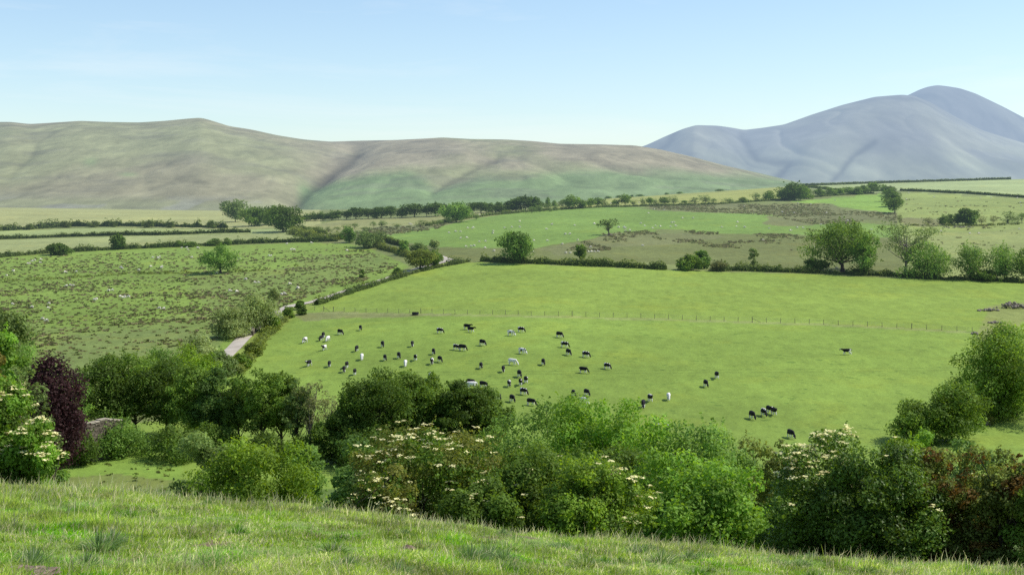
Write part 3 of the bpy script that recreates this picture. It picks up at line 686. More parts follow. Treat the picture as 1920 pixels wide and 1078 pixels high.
# row of dark trees
for px, w, h in [(575, 20, 14), (590, 18, 16), (605, 18, 16), (622, 20, 18), (634, 16, 17), (650, 14, 16), (668, 26, 22), (690, 18, 19), (703, 16, 21), (716, 22, 21), (733, 16, 22), (753, 22, 22), (777, 30, 25), (800, 16, 21), (816, 28, 25), (832, 16, 22)]:
    b = np.interp(px, [570, 840], [415, 405])
    T(px, b, b-h, w, 'dark', 'dark round tree in the long row left of the pale domed tree', 'dark trees in the row left of the pale domed tree', 'row_tree')
px_plant('domed_tree', 'big pale domed tree alone at the end of the dark row', 'tree', 856, 381, 52, 417, cb=0.1, n_clump=80, n_leaf=3600, leaf=0.7, pal='ash', prof='oak', n_limb=14)
for px, w, h in [(886, 20, 20), (902, 20, 20), (918, 18, 18), (934, 20, 19), (950, 18, 20), (967, 24, 25), (985, 32, 28), (1006, 26, 26)]:
    b = np.interp(px, [885, 1010], [400, 396])
    T(px, b, b-h, w, 'dark', 'dark round tree in the short row right of the pale domed tree', 'dark trees in the row right of the pale domed tree', 'row_tree')
for px, b, t, w in [(700, 427, 415, 10), (716, 426, 413, 16), (790, 424, 413, 26), (812, 422, 413, 12), (826, 422, 412, 14), (744, 428, 419, 14), (838, 419, 409, 14), (893, 412, 400, 11), (580, 438, 425, 16), (598, 436, 424, 14), (562, 432, 421, 16), (616, 435, 425, 14), (632, 434, 425, 12), (650, 432, 420, 16), (665, 430, 418, 12), (685, 436, 425, 20)]:
    T(px, b, t, w, 'grey', 'small greyish thorn tree scattered on the rough strip below the dark row', 'thorn trees on the rough strip below the dark row', 'thorn_tree')
for px, b, t, w in [(997, 400, 387, 13), (1012, 398, 384, 14), (1030, 397, 382, 14), (1043, 395, 385, 12), (1055, 393, 374, 16), (1074, 392, 366, 32), (1092, 391, 377, 14), (1107, 389, 372, 18), (1121, 388, 371, 18), (1134, 388, 372, 14), (1155, 387, 374, 14), (1172, 387, 365, 20), (1188, 386, 374, 12), (1205, 385, 371, 11), (1218, 385, 371, 12), (1228, 384, 372, 10), (1246, 384, 370, 17), (1263, 384, 367, 18), (1283, 382, 376, 10), (1302, 382, 370, 18), (1322, 382, 365, 24), (1338, 381, 372, 12), (1367, 381, 371, 20), (1392, 380, 370, 18), (1417, 378, 362, 17), (1444, 375, 358, 24), (1462, 374, 361, 14)]:
    T(px, b, t, w, random.choice(['mid', 'grey', 'mid']), 'small spaced hawthorn on the hedge line above the bright sheep field', 'hawthorns spaced along the hedge above the bright sheep field', 'hawthorn_tree')
px_plant('broad_tree', 'broad dark tree at the end of the hawthorn line under the skyline hedge', 'tree', 1490, 344, 52, 376, cb=0.05, n_clump=60, n_leaf=3000, leaf=0.9, pal='dark', n_limb=8)
for px, b, t, w in [(1514, 373, 354, 18), (1535, 369, 353, 16), (1556, 367, 352, 20), (1575, 366, 353, 14), (1592, 365, 351, 20), (1607, 365, 350, 16), (1620, 364, 348, 18), (1638, 363, 343, 20), (1657, 362, 347, 12)]:
    T(px, b, t, w, 'mid', 'small round tree in the row between the broad dark tree and the vertical clump', 'trees in the row under the skyline field', 'row_tree')
for i, (px, b, t, w) in enumerate([(1668, 368, 350, 24), (1671, 378, 354, 28), (1674, 388, 362, 30), (1677, 400, 371, 30)]):
    T(px, b, t, w, 'dark', ['topmost tree of the dark clump running downhill on the right', 'second tree down in the dark clump running downhill on the right', 'third tree down in the dark clump running downhill on the right', 'lowest tree of the dark clump running downhill on the right'][i], 'trees of the clump running downhill', 'clump_tree')
for px, b, t, w in [(1060, 382, 376, 8), (1140, 371, 366, 12), (1160, 368, 363, 10), (1185, 364, 360, 8), (1200, 362, 358, 14), (1250, 357, 353, 8), (1275, 355, 351, 12), (1350, 350, 346, 18), (1028, 388, 370, 10), (1040, 387, 376, 10)]:
    T(px, b, t, w, 'mid', 'tiny bush on the skyline of the yellow field below the fell', 'bushes on the skyline of the yellow field', 'skyline_bush', 'bush', 2)
px_plant('round_tree', 'largest dark round tree on the right hand pasture below the pale hay field', 'tree', 1813, 391, 36, 422, cb=0.06, n_clump=46, n_leaf=2200, leaf=0.8, pal='dark', n_limb=8)
for px, b, t, w in [(1768, 423, 403, 17), (1782, 422, 402, 16), (1795, 422, 402, 12)]:
    T(px, b, t, w, 'dark', 'small dark tree just left of the largest round tree on the right pasture', 'three small trees beside the largest round tree', 'small_tree')
for px, b, t, w in [(1741, 422, 408, 18), (1840, 421, 405, 16), (1862, 419, 404, 14)]:
    T(px, b, t, w, 'bare', 'thin leafed pale tree on the tumbled boundary on the right pasture', 'thin pale trees on the right pasture boundary', 'thin_tree')
for px, b, t, w in [(1892, 419, 396, 30), (1916, 418, 399, 18)]:
    T(px, b, t, w, 'grey', 'greyish round tree near the right edge of the right pasture', 'greyish trees at the right edge', 'grey_tree')
T(1688, 423, 402, 7, 'bare', 'bare stump like tree at the lower end of the downhill clump', None, 'tree_stump')
# ================= middle distance
px_plant('dead_tree', 'sparse half dead tree leaning left among rushes in the bright field', 'tree', 1143, 411, 36, 442, cb=0.4, n_clump=26, n_leaf=330, leaf=0.6, pal='grey', prof='vase', rc=0.14, lean=-0.12, n_limb=24, r0=0.35)
px_plant('leafy_tree', 'bushy green tree on the hedge at the top of the cow pasture', 'tree', 969, 436, 56, 494, cb=0.10, n_clump=70, n_leaf=4200, leaf=0.55, pal='ash', prof='round', lob=0.4, rc=0.16, n_limb=14)
px_plant('slender_tree', 'small narrow dark tree just above the pasture hedge', 'tree', 1089, 460, 19, 488, cb=0.1, n_clump=30, n_leaf=1100, leaf=0.5, pal='mid', prof='column', n_limb=8, lean=-0.06)
px_plant('slender_tree', 'thin wispy sapling rising from the hedge right of the mounded bushes', 'tree', 1413, 466, 16, 503, cb=0.1, n_clump=24, n_leaf=600, leaf=0.45, pal='grey', prof='column', n_limb=10)
px_plant('mounded_bush', 'wide dark mounded bush in the pasture hedge', 'bush', 1296, 479, 44, 507, cb=0.0, n_clump=50, n_leaf=2600, leaf=0.55, pal='mid', prof='bush', n_limb=6, stems=3)
px_plant('mounded_bush', 'taller domed bush behind the wide dark mounded bush', 'bush', 1316, 471, 26, 504, cb=0.05, n_clump=34, n_leaf=1500, leaf=0.55, pal='ash', prof='bush', n_limb=6)
px_plant('twiggy_bush', 'brownish twiggy bush at the right foot of the mounded bushes', 'bush', 1350, 490, 34, 508, cb=0.0, n_clump=24, n_leaf=800, leaf=0.45, pal='bare', prof='bush', n_limb=16, stems=4)
px_plant('thin_tree', 'pale wispy tree on the field edge above the lane bend', 'tree', 815, 450, 17, 468, cb=0.1, n_clump=20, n_leaf=600, leaf=0.5, pal='pale', prof='round', n_limb=10)
px_plant('leafy_tree', 'feathery green tree at the lane junction below the rough strip', 'tree', 654, 428, 26, 455, cb=0.08, n_clump=36, n_leaf=1600, leaf=0.6, pal='ash', n_limb=8, lob=0.4)
px_plant('spreading_bush', 'spreading grey green bush beside the upper lane', 'bush', 692, 433, 52, 464, cb=0.02, n_clump=50, n_leaf=2300, leaf=0.6, pal='grey', prof='bush', n_limb=10, stems=3)
px_plant('leafy_tree', 'bright feathery sapling on the lane above the dark tree at the bend', 'tree', 757, 452, 18, 478, cb=0.08, n_clump=26, n_leaf=1000, leaf=0.5, pal='ash', n_limb=6)
px_plant('spreading_bush', 'low grey green thorn bushes above the lane bend', 'bush', 785, 456, 34, 474, cb=0.02, n_clump=34, n_leaf=1200, leaf=0.5, pal='grey', prof='bush', n_limb=8, stems=2)
px_plant('broad_tree', 'squat dark tree overhanging the lane at the bend', 'tree', 787, 468, 50, 507, cb=0.22, n_clump=56, n_leaf=2600, leaf=0.5, pal='olive', prof='oak', n_limb=12, rc=0.18, r0=0.4)
px_plant('leafy_tree', 'dark leafy tree close right of the squat tree at the lane bend', 'tree', 813, 470, 30, 502, cb=0.1, n_clump=36, n_leaf=1600, leaf=0.5, pal='mid', n_limb=8)
px_plant('small_bush', 'small dark round bush in rushes left of the lane', 'bush', 679, 506, 9, 521, cb=0.0, n_clump=12, n_leaf=400, leaf=0.35, pal='dark', prof='bush', n_limb=3)
for i, (px, b, t, w, l) in enumerate([(747, 517, 502, 20, 'dark low bush on the verge below the squat tree at the bend'), (1850, 0, 0, 0, '')]):
    if w: px_plant('small_bush', l, 'bush', px, t, w, b, cb=0, n_clump=16, n_leaf=700, leaf=0.4, pal='dark', prof='bush', n_limb=3)
# oak and willows at the right
px_plant('oak_tree', 'big spreading oak with a dark trunk on the right pasture hedge', 'tree', 1580, 418, 122, 510, cb=0.2, n_clump=120, n_leaf=7000, leaf=0.5, pal='mid', prof='oak', rc=0.15, lob=0.35, n_limb=34, r0=0.65, fill=0.4, shell=0.35)
px_plant('ivy_bush', 'dark ivy bush and low branch at the left foot of the big oak', 'bush', 1527, 484, 46, 508, cb=0.0, n_clump=36, n_leaf=1500, leaf=0.45, pal='dark', prof='bush', n_limb=10, stems=3)
px_plant('weeping_tree', 'light green drooping tree right of the big oak', 'tree', 1622, 442, 50, 516, cb=0.12, n_clump=60, n_leaf=2800, leaf=0.45, pal='ash', prof='column', rc=0.16, n_limb=14, lob=0.45)
px_plant('willow_tree', 'open willow with a bare forked trunk right of the big oak', 'tree', 1697, 421, 108, 514, cb=0.38, n_clump=70, n_leaf=2600, leaf=0.42, pal='grey', prof='vase', rc=0.15, n_limb=44, r0=0.5, bark='bark_pale', fill=0.3)
px_plant('bushy_tree', 'dense bushy sallow in front of the open willow', 'tree', 1742, 456, 86, 522, cb=0.02, n_clump=90, n_leaf=5000, leaf=0.45, pal='ash', prof='bush', n_limb=14, lob=0.4, stems=3)
px_plant('bushy_tree', 'loose feathery sallow right of the dense bushy one on the hedge', 'tree', 1821, 458, 60, 524, cb=0.08, n_clump=60, n_leaf=2600, leaf=0.45, pal='ash', prof='round', n_limb=18, lob=0.45, fill=0.4)
px_plant('bushy_tree', 'feathery tree with visible stems, second from the right frame edge on the hedge', 'tree', 1882, 460, 66, 526, cb=0.12, n_clump=60, n_leaf=2600, leaf=0.45, pal='ash', prof='round', n_limb=18, lob=0.45, fill=0.4)
px_plant('bushy_tree', 'dark leafy tree cut by the right frame edge on the pasture hedge', 'tree', 1925, 466, 46, 528, cb=0.1, n_clump=50, n_leaf=2200, leaf=0.45, pal='mid', prof='round', n_limb=10, lob=0.4)
px_plant('low_bush', 'dark low bush under the feathery sallows on the pasture hedge', 'bush', 1850, 503, 60, 527, cb=0.0, n_clump=36, n_leaf=1800, leaf=0.45, pal='dark', prof='bush', n_limb=6, stems=3)
# roadside willows on the left
px_plant('willow_tree', 'big silvery leaved willow beside the lane near the bridge hump', 'tree', 478, 553, 76, 622, cb=0.05, n_clump=90, n_leaf=6500, leaf=0.36, pal='pale', prof='round', n_limb=14, lob=0.5, mat='leaf_gloss')
px_plant('willow_tree', 'silvery willow left of the big lane side one', 'tree', 428, 577, 52, 632, cb=0.05, n_clump=60, n_leaf=3800, leaf=0.36, pal='pale', prof='round', n_limb=10, lob=0.4, mat='leaf_gloss')
px_plant('willow_tree', 'low bright willow hanging over the lane', 'tree', 442, 600, 62, 634, cb=0.05, n_clump=50, n_leaf=3200, leaf=0.34, pal='pale', prof='bush', n_limb=10, lob=0.4, mat='leaf_gloss')
px_plant('willow_tree', 'slim tall pale willow behind the big lane side one', 'tree', 510, 541, 24, 600, cb=0.1, n_clump=30, n_leaf=1400, leaf=0.36, pal='pale', prof='column', n_limb=8)
px_plant('willow_tree', 'pale low willow at the left verge of the sunny lane stretch', 'tree', 372, 630, 70, 690, cb=0.02, n_clump=60, n_leaf=4200, leaf=0.34, pal='pale', prof='bush', n_limb=10, lob=0.4, stems=2, mat='leaf_gloss')
px_plant('willow_tree', 'white flecked willow where the lane enters the river trees', 'tree', 412, 660, 54, 704, cb=0.02, n_clump=60, n_leaf=4200, leaf=0.34, pal='grey', prof='bush', n_limb=10, stems=2, mat='leaf_gloss')
px_plant('verge_bush', 'dark green bush on the lane bank by the bridge hump', 'bush', 506, 590, 30, 620, cb=0.0, n_clump=36, n_leaf=1800, leaf=0.36, pal='mid', prof='bush', n_limb=6, stems=2)
px_plant('verge_bush', 'round dark bush nearest the small grey gate', 'bush', 541, 575, 20, 596, cb=0.0, n_clump=18, n_leaf=900, leaf=0.36, pal='mid', prof='bush', n_limb=4)
px_plant('verge_bush', 'dark bush at the left end of the post and wire fence', 'bush', 566, 579, 16, 590, cb=0.0, n_clump=16, n_leaf=700, leaf=0.36, pal='dark', prof='bush', n_limb=4)
px_plant('verge_bush', 'upper dark bush of the pair on the lane corner by the fence end', 'bush', 563, 564, 18, 580, cb=0.0, n_clump=18, n_leaf=800, leaf=0.36, pal='dark', prof='bush', n_limb=4)
px_plant('verge_bush', 'rusty bramble bush on the lane bank below the bridge hump', 'bush', 476, 642, 34, 668, cb=0.0, n_clump=24, n_leaf=1300, leaf=0.34, pal='olive', prof='bush', n_limb=4, stems=2)
px_plant('verge_bush', 'green bank bush close to the river trees at the lane', 'bush', 452, 664, 34, 692, cb=0.0, n_clump=30, n_leaf=1500, leaf=0.34, pal='mid', prof='bush', n_limb=4, stems=2)
# right hand trees by the field corner
px_plant('field_tree', 'leftmost low tree of the three at the right field corner', 'tree', 1717, 751, 92, 829, cb=0.03, n_clump=70, n_leaf=5000, leaf=0.3, pal='mid', prof='bush', n_limb=12, lob=0.4, stems=2)
px_plant('field_tree', 'middle rounded tree at the right field corner', 'tree', 1785, 720, 100, 828, cb=0.02, n_clump=60, n_leaf=10000, leaf=0.3, pal='mid', prof='round', n_limb=16, lob=0.6, shell=0.3)
px_plant('field_tree', 'biggest tree at the right field corner, cut by the frame edge', 'tree', 1878, 612, 152, 786, cb=0.04, n_clump=150, n_leaf=17000, leaf=0.34, pal='mid', prof='oak', n_limb=18, lob=0.6, rc=0.15, shell=0.32)
px_plant('field_tree', 'small yellowish bush between the middle and the biggest corner trees', 'bush', 1838, 738, 44, 795, cb=0.0, n_clump=40, n_leaf=2400, leaf=0.3, pal='olive', prof='bush', n_limb=6)
px_plant('field_tree', 'lower dark bush under the biggest corner tree', 'bush', 1890, 690, 110, 778, cb=0.0, n_clump=60, n_leaf=5200, leaf=0.32, pal='mid', prof='bush', n_limb=6, stems=2)
print('far veg', time.time()-T0)

# ================= river trees
RT = dict(rc=0.145, lob=0.3, n_limb=26, fill=0.35, shell=0.42, squash=0.7)
px_plant('copper_beech', 'dark purple copper beech by the stone bridge wall', 'tree', 92, 672, 120, Y=190, cb=0.12, lob=0.12, n_clump=150, n_leaf=13000, leaf=0.34, pal='copper', prof='round', n_limb=14, rc=0.15, squash=1.3, fill=0.4)
A_ = [(200, 668, 100, 224, 'dark', 'leftmost tall dark alder of the left river clump'), (255, 664, 112, 227, 'mid', 'highest crowned alder, second from left in the left river clump'), (312, 676, 104, 225, 'dark', 'middle dark alder of the left river clump'), (362, 688, 98, 220, 'mid', 'fourth alder from left in the left river clump'), (408, 692, 78, 217, 'blue', 'bluish green tree at the right end of the left river clump')]
for px, top, w, Y, pal, l in A_:
    px_plant('alder_tree', l, 'tree', px, top, w, Y=Y, cb=0.2, n_clump=100, n_leaf=8500, leaf=0.3, pal=pal, prof='oak', r0=0.26, **RT)
for px, top, w, Y, l in [(300, 652, 70, 250, 'pale sallow looking over the left river clump from behind'), (352, 648, 66, 254, 'yellow green sallow behind the middle of the left river clump'), (388, 664, 50, 248, 'light sallow between the left river clump and the lane')]:
    px_plant('sallow_tree', l, 'tree', px, top, w, Y=Y, cb=0.05, n_clump=60, n_leaf=4000, leaf=0.3, pal='yellow' if px != 300 else 'ash', prof='bush', n_limb=8)
px_plant('green_shrub', 'fresh green shrub right beside the copper beech', 'bush', 146, 716, 50, Y=212, cb=0.0, n_clump=50, n_leaf=3200, leaf=0.28, pal='ash', prof='column', n_limb=6)
px_plant('green_shrub', 'green tree crown filling between copper beech and left river clump', 'bush', 158, 690, 56, Y=226, cb=0.1, n_clump=50, n_leaf=3200, leaf=0.28, pal='mid', prof='round', n_limb=6)
px_plant('low_bush', 'dark bush in shade at the foot of the stone bridge wall', 'bush', 146, 808, 66, Y=203, cb=0, n_clump=50, n_leaf=3000, leaf=0.28, pal='dark', prof='bush', n_limb=6, stems=3)
px_plant('sallow_bush', 'rounded grey green sallow bush on the meadow edge', 'bush', 218, 785, 98, Y=210, cb=0.0, n_clump=90, n_leaf=6500, leaf=0.26, pal='ash', prof='bush', n_limb=8, stems=3, lob=0.2)
px_plant('low_bush', 'dark low bush in shade under the left river clump', 'bush', 330, 800, 110, Y=207, cb=0, n_clump=50, n_leaf=3000, leaf=0.28, pal='dark', prof='bush', n_limb=6, stems=3)
px_plant('low_bush', 'shaded undergrowth bush below the bluish green tree', 'bush', 405, 795, 80, Y=209, cb=0, n_clump=40, n_leaf=2600, leaf=0.28, pal='dark', prof='bush', n_limb=6, stems=3)
B_ = [(452, 704, 62, 214, 'dark', 'leftmost slender alder of the middle river row', 5200), (492, 698, 72, 211, 'mid', 'tall alder with bare lower trunk in the middle river row', 6200), (528, 702, 74, 213, 'mid', 'third alder from left in the middle river row', 6200), (556, 714, 50, 209, 'grey', 'thin crowned alder next to the bare ash', 2600)]
for px, top, w, Y, pal, l, nl in B_:
    px_plant('alder_tree', l, 'tree', px, top, w, Y=Y, cb=0.3, n_clump=78, n_leaf=nl, leaf=0.28, pal=pal, prof='oak', r0=0.24, **RT)
px_plant('ash_tree', 'nearly bare ash with pale upright limbs at the end of the middle river row', 'tree', 582, 718, 56, Y=209, cb=0.35, n_clump=60, n_leaf=1000, leaf=0.26, pal='bare', prof='vase', n_limb=55, r0=0.2, rc=0.12, bark='bark_pale')
px_plant('ash_tree', 'small bare twiggy ash left of the big dark river clump', 'tree', 618, 738, 46, Y=214, cb=0.35, n_clump=44, n_leaf=420, leaf=0.25, pal='bare', prof='vase', n_limb=40, r0=0.13, rc=0.12, bark='bark_pale')
C_ = [(640, 775, 90, 205, 'dark', 'low skirted dark tree at the left edge of the big river clump'), (672, 725, 92, 208, 'dark', 'second dark alder from left in the big river clump'), (712, 694, 116, 206, 'dark', 'tallest dark crown of the big river clump'), (762, 699, 100, 209, 'mid', 'broad mid green crown in the big river clump'), (806, 703, 84, 211, 'mid', 'rounded alder right of the broad crown in the big river clump'), (858, 716, 84, 207, 'dark', 'alder with a visible trunk right of centre in the big river clump'), (907, 726, 96, 209, 'dark', 'rightmost alder of the big river clump')]
for px, top, w, Y, pal, l in C_:
    px_plant('alder_tree', l, 'tree', px, top, w, Y=Y, cb=0.22 if px > 650 else 0.05, n_clump=100, n_leaf=8000, leaf=0.3, pal=pal, prof='oak', r0=0.25, **RT)
for px, top, w, Y, l in [(690, 800, 120, 200, 'shaded undergrowth bush below the tallest river crown'), (800, 810, 120, 202, 'shaded undergrowth bush under the broad river crown'), (900, 812, 120, 203, 'shaded undergrowth bush at the right of the big river clump'), (500, 812, 80, 205, 'green undergrowth bush under the middle river row'), (570, 818, 70, 204, 'dark undergrowth bush below the bare ash')]:
    px_plant('low_bush', l, 'bush', px, top, w, Y=Y, cb=0, n_clump=50, n_leaf=3000, leaf=0.28, pal='dark', prof='bush', n_limb=6, stems=3)
print('river', time.time()-T0)

# ================= ashes and bushes on the near slope
H_ = [(975, 72, 785, 130, 'ash', 'grey green ash at the left end of the near ash belt', 7000), (1035, 70, 764, 120, 'ash', 'second ash from left in the near ash belt', 7500), (1100, 66, 748, 150, 'bright', 'tallest bright ash in the middle of the near ash belt', 11000), (1160, 64, 760, 130, 'bright', 'bright ash just right of the tallest one', 9500), (1212, 60, 786, 140, 'bright', 'sloping crowned ash on the right shoulder of the near ash belt', 10000), (1295, 58, 800, 170, 'ash', 'broad ash below the stray cows at the pasture edge', 11000), (1352, 62, 808, 110, 'ash', 'ash with upright tips right of the broad one', 7500), (1250, 47, 850, 170, 'bright', 'lower bright ash in front of the near ash belt', 12000), (1335, 45, 880, 170, 'bright', 'lowest bright green ash sweeping down to the grass', 13000), (1160, 52, 850, 150, 'mid', 'mid green ash behind the flowering elder mound', 9000), (1420, 66, 828, 100, 'olive', 'thin olive tree with a dark upright trunk', 4200), (1465, 60, 834, 80, 'olive', 'small olive tree behind the left side of the dark elder', 3600), (1060, 54, 850, 120, 'mid', 'shaded ash behind the reddish elder', 7000)]
for px, Y, top, w, pal, l, nl in H_:
    px_plant('ash_tree', l, 'tree', px, top, w*(1.25 if pal != 'olive' else 1.1), Y=Y, cb=0.1, n_clump=110, n_leaf=int(nl*1.5), leaf=0.17, pal=pal, prof='bush' if pal != 'olive' else 'oak', rc=0.14, n_limb=18, r0=0.13, lob=0.3, fill=0.35)
px_plant('grey_bush', 'grey green sallow bush at the left of the near slope', 'bush', 392, 816, 120, Y=47, cb=0, n_clump=90, n_leaf=13000, leaf=0.125, pal='grey', prof='bush', n_limb=12, stems=3, rc=0.15, fill=0.35)
px_plant('yellow_bush', 'big yellow green bush on the brow left of the reddish elder', 'bush', 490, 835, 200, Y=38, cb=0, n_clump=110, n_leaf=21000, leaf=0.10, pal='yellow', prof='bush', n_limb=14, stems=4, rc=0.14, lob=0.3, fill=0.3)
px_plant('yellow_bush', 'loose pale bush on the right shoulder of the big yellow green one', 'bush', 572, 838, 90, Y=44, cb=0, n_clump=60, n_leaf=8000, leaf=0.11, pal='ash', prof='bush', n_limb=8, stems=3, rc=0.15, fill=0.3)
px_plant('sycamore_bush', 'dark bluish green sycamore bush left behind the reddish elder', 'bush', 700, 824, 130, Y=66, cb=0, n_clump=80, n_leaf=9000, leaf=0.2, pal='blue', prof='bush', n_limb=8, stems=3, rc=0.15)
px_plant('sycamore_bush', 'lower dark bush in the hollow left of the reddish elder', 'bush', 660, 862, 100, Y=60, cb=0, n_clump=60, n_leaf=6500, leaf=0.18, pal='blue', prof='bush', n_limb=8, stems=3, rc=0.15)
px_plant('elder_bush', 'elder with reddish leaves covered in cream flower heads', 'bush', 800, 812, 270, Y=33.5, cb=0, n_clump=150, n_leaf=30000, leaf=0.092, pal='elder', prof='bush', n_limb=18, stems=5, rc=0.13, lob=0.3, flowers=(300, 0.14), mixpal=('mid', 0.1), fill=0.3)
px_plant('elder_bush', 'smaller reddish elder at the left foot of the flowering one', 'bush', 725, 880, 120, Y=31, cb=0, n_clump=70, n_leaf=9000, leaf=0.085, pal='elder', prof='bush', n_limb=8, stems=3, rc=0.15, flowers=(34, 0.11), mixpal=('mid', 0.15), fill=0.3)
px_plant('hawthorn_bush', 'dark hawthorn mound right of the flowering reddish elder', 'bush', 1000, 838, 200, Y=33, cb=0, n_clump=120, n_leaf=24000, leaf=0.09, pal='mid', prof='bush', n_limb=16, stems=4, rc=0.14, lob=0.3, flowers=(22, 0.11, None, 0.4), fill=0.3)
px_plant('hawthorn_bush', 'yellow green hawthorn mound trailing cream flowers down its right side', 'bush', 1105, 868, 190, Y=31, cb=0, n_clump=120, n_leaf=22000, leaf=0.085, pal='yellow', prof='bush', n_limb=16, stems=4, rc=0.14, lob=0.25, flowers=(60, 0.13, (1.2, -0.2)), mixpal=('mid', 0.2), fill=0.3)
px_plant('hawthorn_bush', 'low leafy bush between the flowering elder and the hawthorn mound', 'bush', 905, 905, 130, Y=30.5, cb=0, n_clump=70, n_leaf=10000, leaf=0.085, pal='mid', prof='bush', n_limb=8, stems=3, rc=0.15, flowers=(14, 0.1), fill=0.3)
px_plant('elder_bush', 'dark elder with cream flower heads along its top on the right', 'bush', 1555, 822, 200, Y=31.5, cb=0, n_clump=130, n_leaf=25000, leaf=0.09, pal='ivy', prof='bush', n_limb=16, stems=4, rc=0.14, lob=0.3, flowers=(130, 0.14, None, 0.5), fill=0.3, mat='leaf_gloss', mixpal=('mid', 0.08))
px_plant('ivy_bush', 'glossy dark ivy covered bush right of the flowering dark elder', 'bush', 1655, 846, 190, Y=30, cb=0, n_clump=120, n_leaf=24000, leaf=0.085, pal='ivy', prof='bush', n_limb=14, stems=4, rc=0.14, lob=0.25, fill=0.3, mat='leaf_gloss', flowers=(10, 0.1))
px_plant('elder_bush', 'shadowy elder at the left foot of the flowering dark elder', 'bush', 1490, 900, 100, Y=33, cb=0, n_clump=60, n_leaf=9000, leaf=0.09, pal='ivy', prof='bush', n_limb=8, stems=3, rc=0.16, fill=0.3, flowers=(5, 0.1))
px_plant('yellow_bush', 'yellow green bush showing between the dark elder and the corner trees', 'bush', 1690, 826, 130, Y=38, cb=0, n_clump=80, n_leaf=12000, leaf=0.10, pal='yellow', prof='bush', n_limb=8, stems=3, rc=0.15, fill=0.3, flowers=(12, 0.1, None, 0.5))
px_plant('yellow_bush', 'fresh green upright bush in front of the right corner trees', 'bush', 1735, 808, 90, Y=45, cb=0, n_clump=60, n_leaf=8000, leaf=0.12, pal='bright', prof='bush', n_limb=8, stems=2, rc=0.15, fill=0.3)
px_plant('blue_bush', 'blue green leafy bush at the right behind the rusty hawthorn', 'bush', 1830, 832, 130, Y=47, cb=0, n_clump=80, n_leaf=10000, leaf=0.13, pal='blue', prof='bush', n_limb=8, stems=3, rc=0.15, fill=0.3)
px_plant('hawthorn_bush', 'rusty brown leaved hawthorn right of the ivy bush', 'bush', 1775, 850, 150, Y=30.5, cb=0, n_clump=100, n_leaf=18000, leaf=0.085, pal='olive', prof='bush', n_limb=14, stems=4, rc=0.14, lob=0.3, fill=0.3, mixpal=('rust', 0.32))
px_plant('hawthorn_bush', 'big olive hawthorn with rusty sprays at the right edge', 'bush', 1880, 848, 190, Y=30, cb=0, n_clump=120, n_leaf=24000, leaf=0.085, pal='olive', prof='bush', n_limb=16, stems=4, rc=0.14, lob=0.3, fill=0.3, mixpal=('rust', 0.42), flowers=(8, 0.09))
px_plant('hawthorn_bush', 'shady olive hawthorn outside the right edge of the rusty one', 'bush', 1960, 860, 120, Y=29, cb=0, n_clump=60, n_leaf=9000, leaf=0.085, pal='mid', prof='bush', n_limb=8, stems=3, rc=0.15, fill=0.3)
# left edge
px_plant('elder_bush', 'bright green elder with cream flowers at the left edge of the meadow', 'bush', -14, 712, 165, Y=28.5, cb=0, n_clump=130, n_leaf=26000, leaf=0.085, pal='bright', prof='bush', n_limb=16, stems=4, rc=0.14, lob=0.3, flowers=(110, 0.13, (0.6, -0.2)), fill=0.3, mixpal=('mid', 0.2))
px_plant('elder_bush', 'low flowering arm of elder reaching right over the meadow', 'bush', 66, 792, 108, Y=28, cb=0, n_clump=60, n_leaf=9000, leaf=0.08, pal='bright', prof='bush', n_limb=8, stems=3, rc=0.15, flowers=(80, 0.125, (0.8, 0)), fill=0.3)
px_plant('sycamore_tree', 'bright sycamore rising over the flowering elder at the left edge', 'tree', -6, 626, 104, Y=40, cb=0.02, n_clump=100, n_leaf=16000, leaf=0.12, pal='bright', prof='bush', n_limb=12, rc=0.15, lob=0.35, fill=0.3)
px_plant('copper_bush', 'rusty leaved bush at the extreme left edge', 'bush', -12, 650, 62, Y=36, cb=0.1, n_clump=50, n_leaf=5000, leaf=0.11, pal='rust', prof='column', n_limb=8, rc=0.18, fill=0.3)
px_plant('oak_tree', 'dull olive oak behind the left edge sycamore', 'tree', 14, 586, 130, Y=120, cb=0.1, n_clump=110, n_leaf=9000, leaf=0.27, pal='grey', prof='oak', rc=0.15, n_limb=16, lob=0.3)
px_plant('oak_tree', 'fresh green tree behind the copper beech, left of it', 'tree', 40, 640, 84, Y=206, cb=0.05, n_clump=60, n_leaf=5500, leaf=0.22, pal='ash', prof='bush', n_limb=8)
print('near veg', time.time()-T0)

# ================= lane, fence, walls and odds and ends
def strip(name, pts, w, lift, mat):
    P = along(pts, 2.0); t = np.gradient(P[:, :2], axis=0); t /= np.linalg.norm(t, axis=1, keepdims=True)
    n = np.stack([-t[:, 1], t[:, 0]], 1); V = []
    for i in range(len(P)):
        for q in (-0.5, -0.25, 0, 0.25, 0.5):
            xy = P[i, :2]+n[i]*q*w
            V.append((xy[0], xy[1], float(terr(*xy))+lift+(0.05 if abs(q) < 0.3 else 0)))
    V = np.array(V); Fq = []
    for i in range(len(P)-1):
        for j in range(4): Fq.append((i*5+j, i*5+j+1, i*5+6+j, i*5+5+j))
    return tag(link(name, mesh_np(name, V, [np.array(Fq)], None, True), mat), kind='structure')
strip('road', [(388, 706), (404, 690), (423, 668), (440, 652), (468, 623), (495, 601), (520, 586), (545, 574), (590, 566), (650, 546), (710, 528), (765, 511), (800, 499), (826, 493), (842, 488)], 3.4, 0.16, M['tarmac'])
strip('road', [(842, 488), (815, 478), (770, 474), (740, 466), (700, 456), (640, 444), (600, 440), (570, 436)], 3.2, 0.14, M['tarmac'])

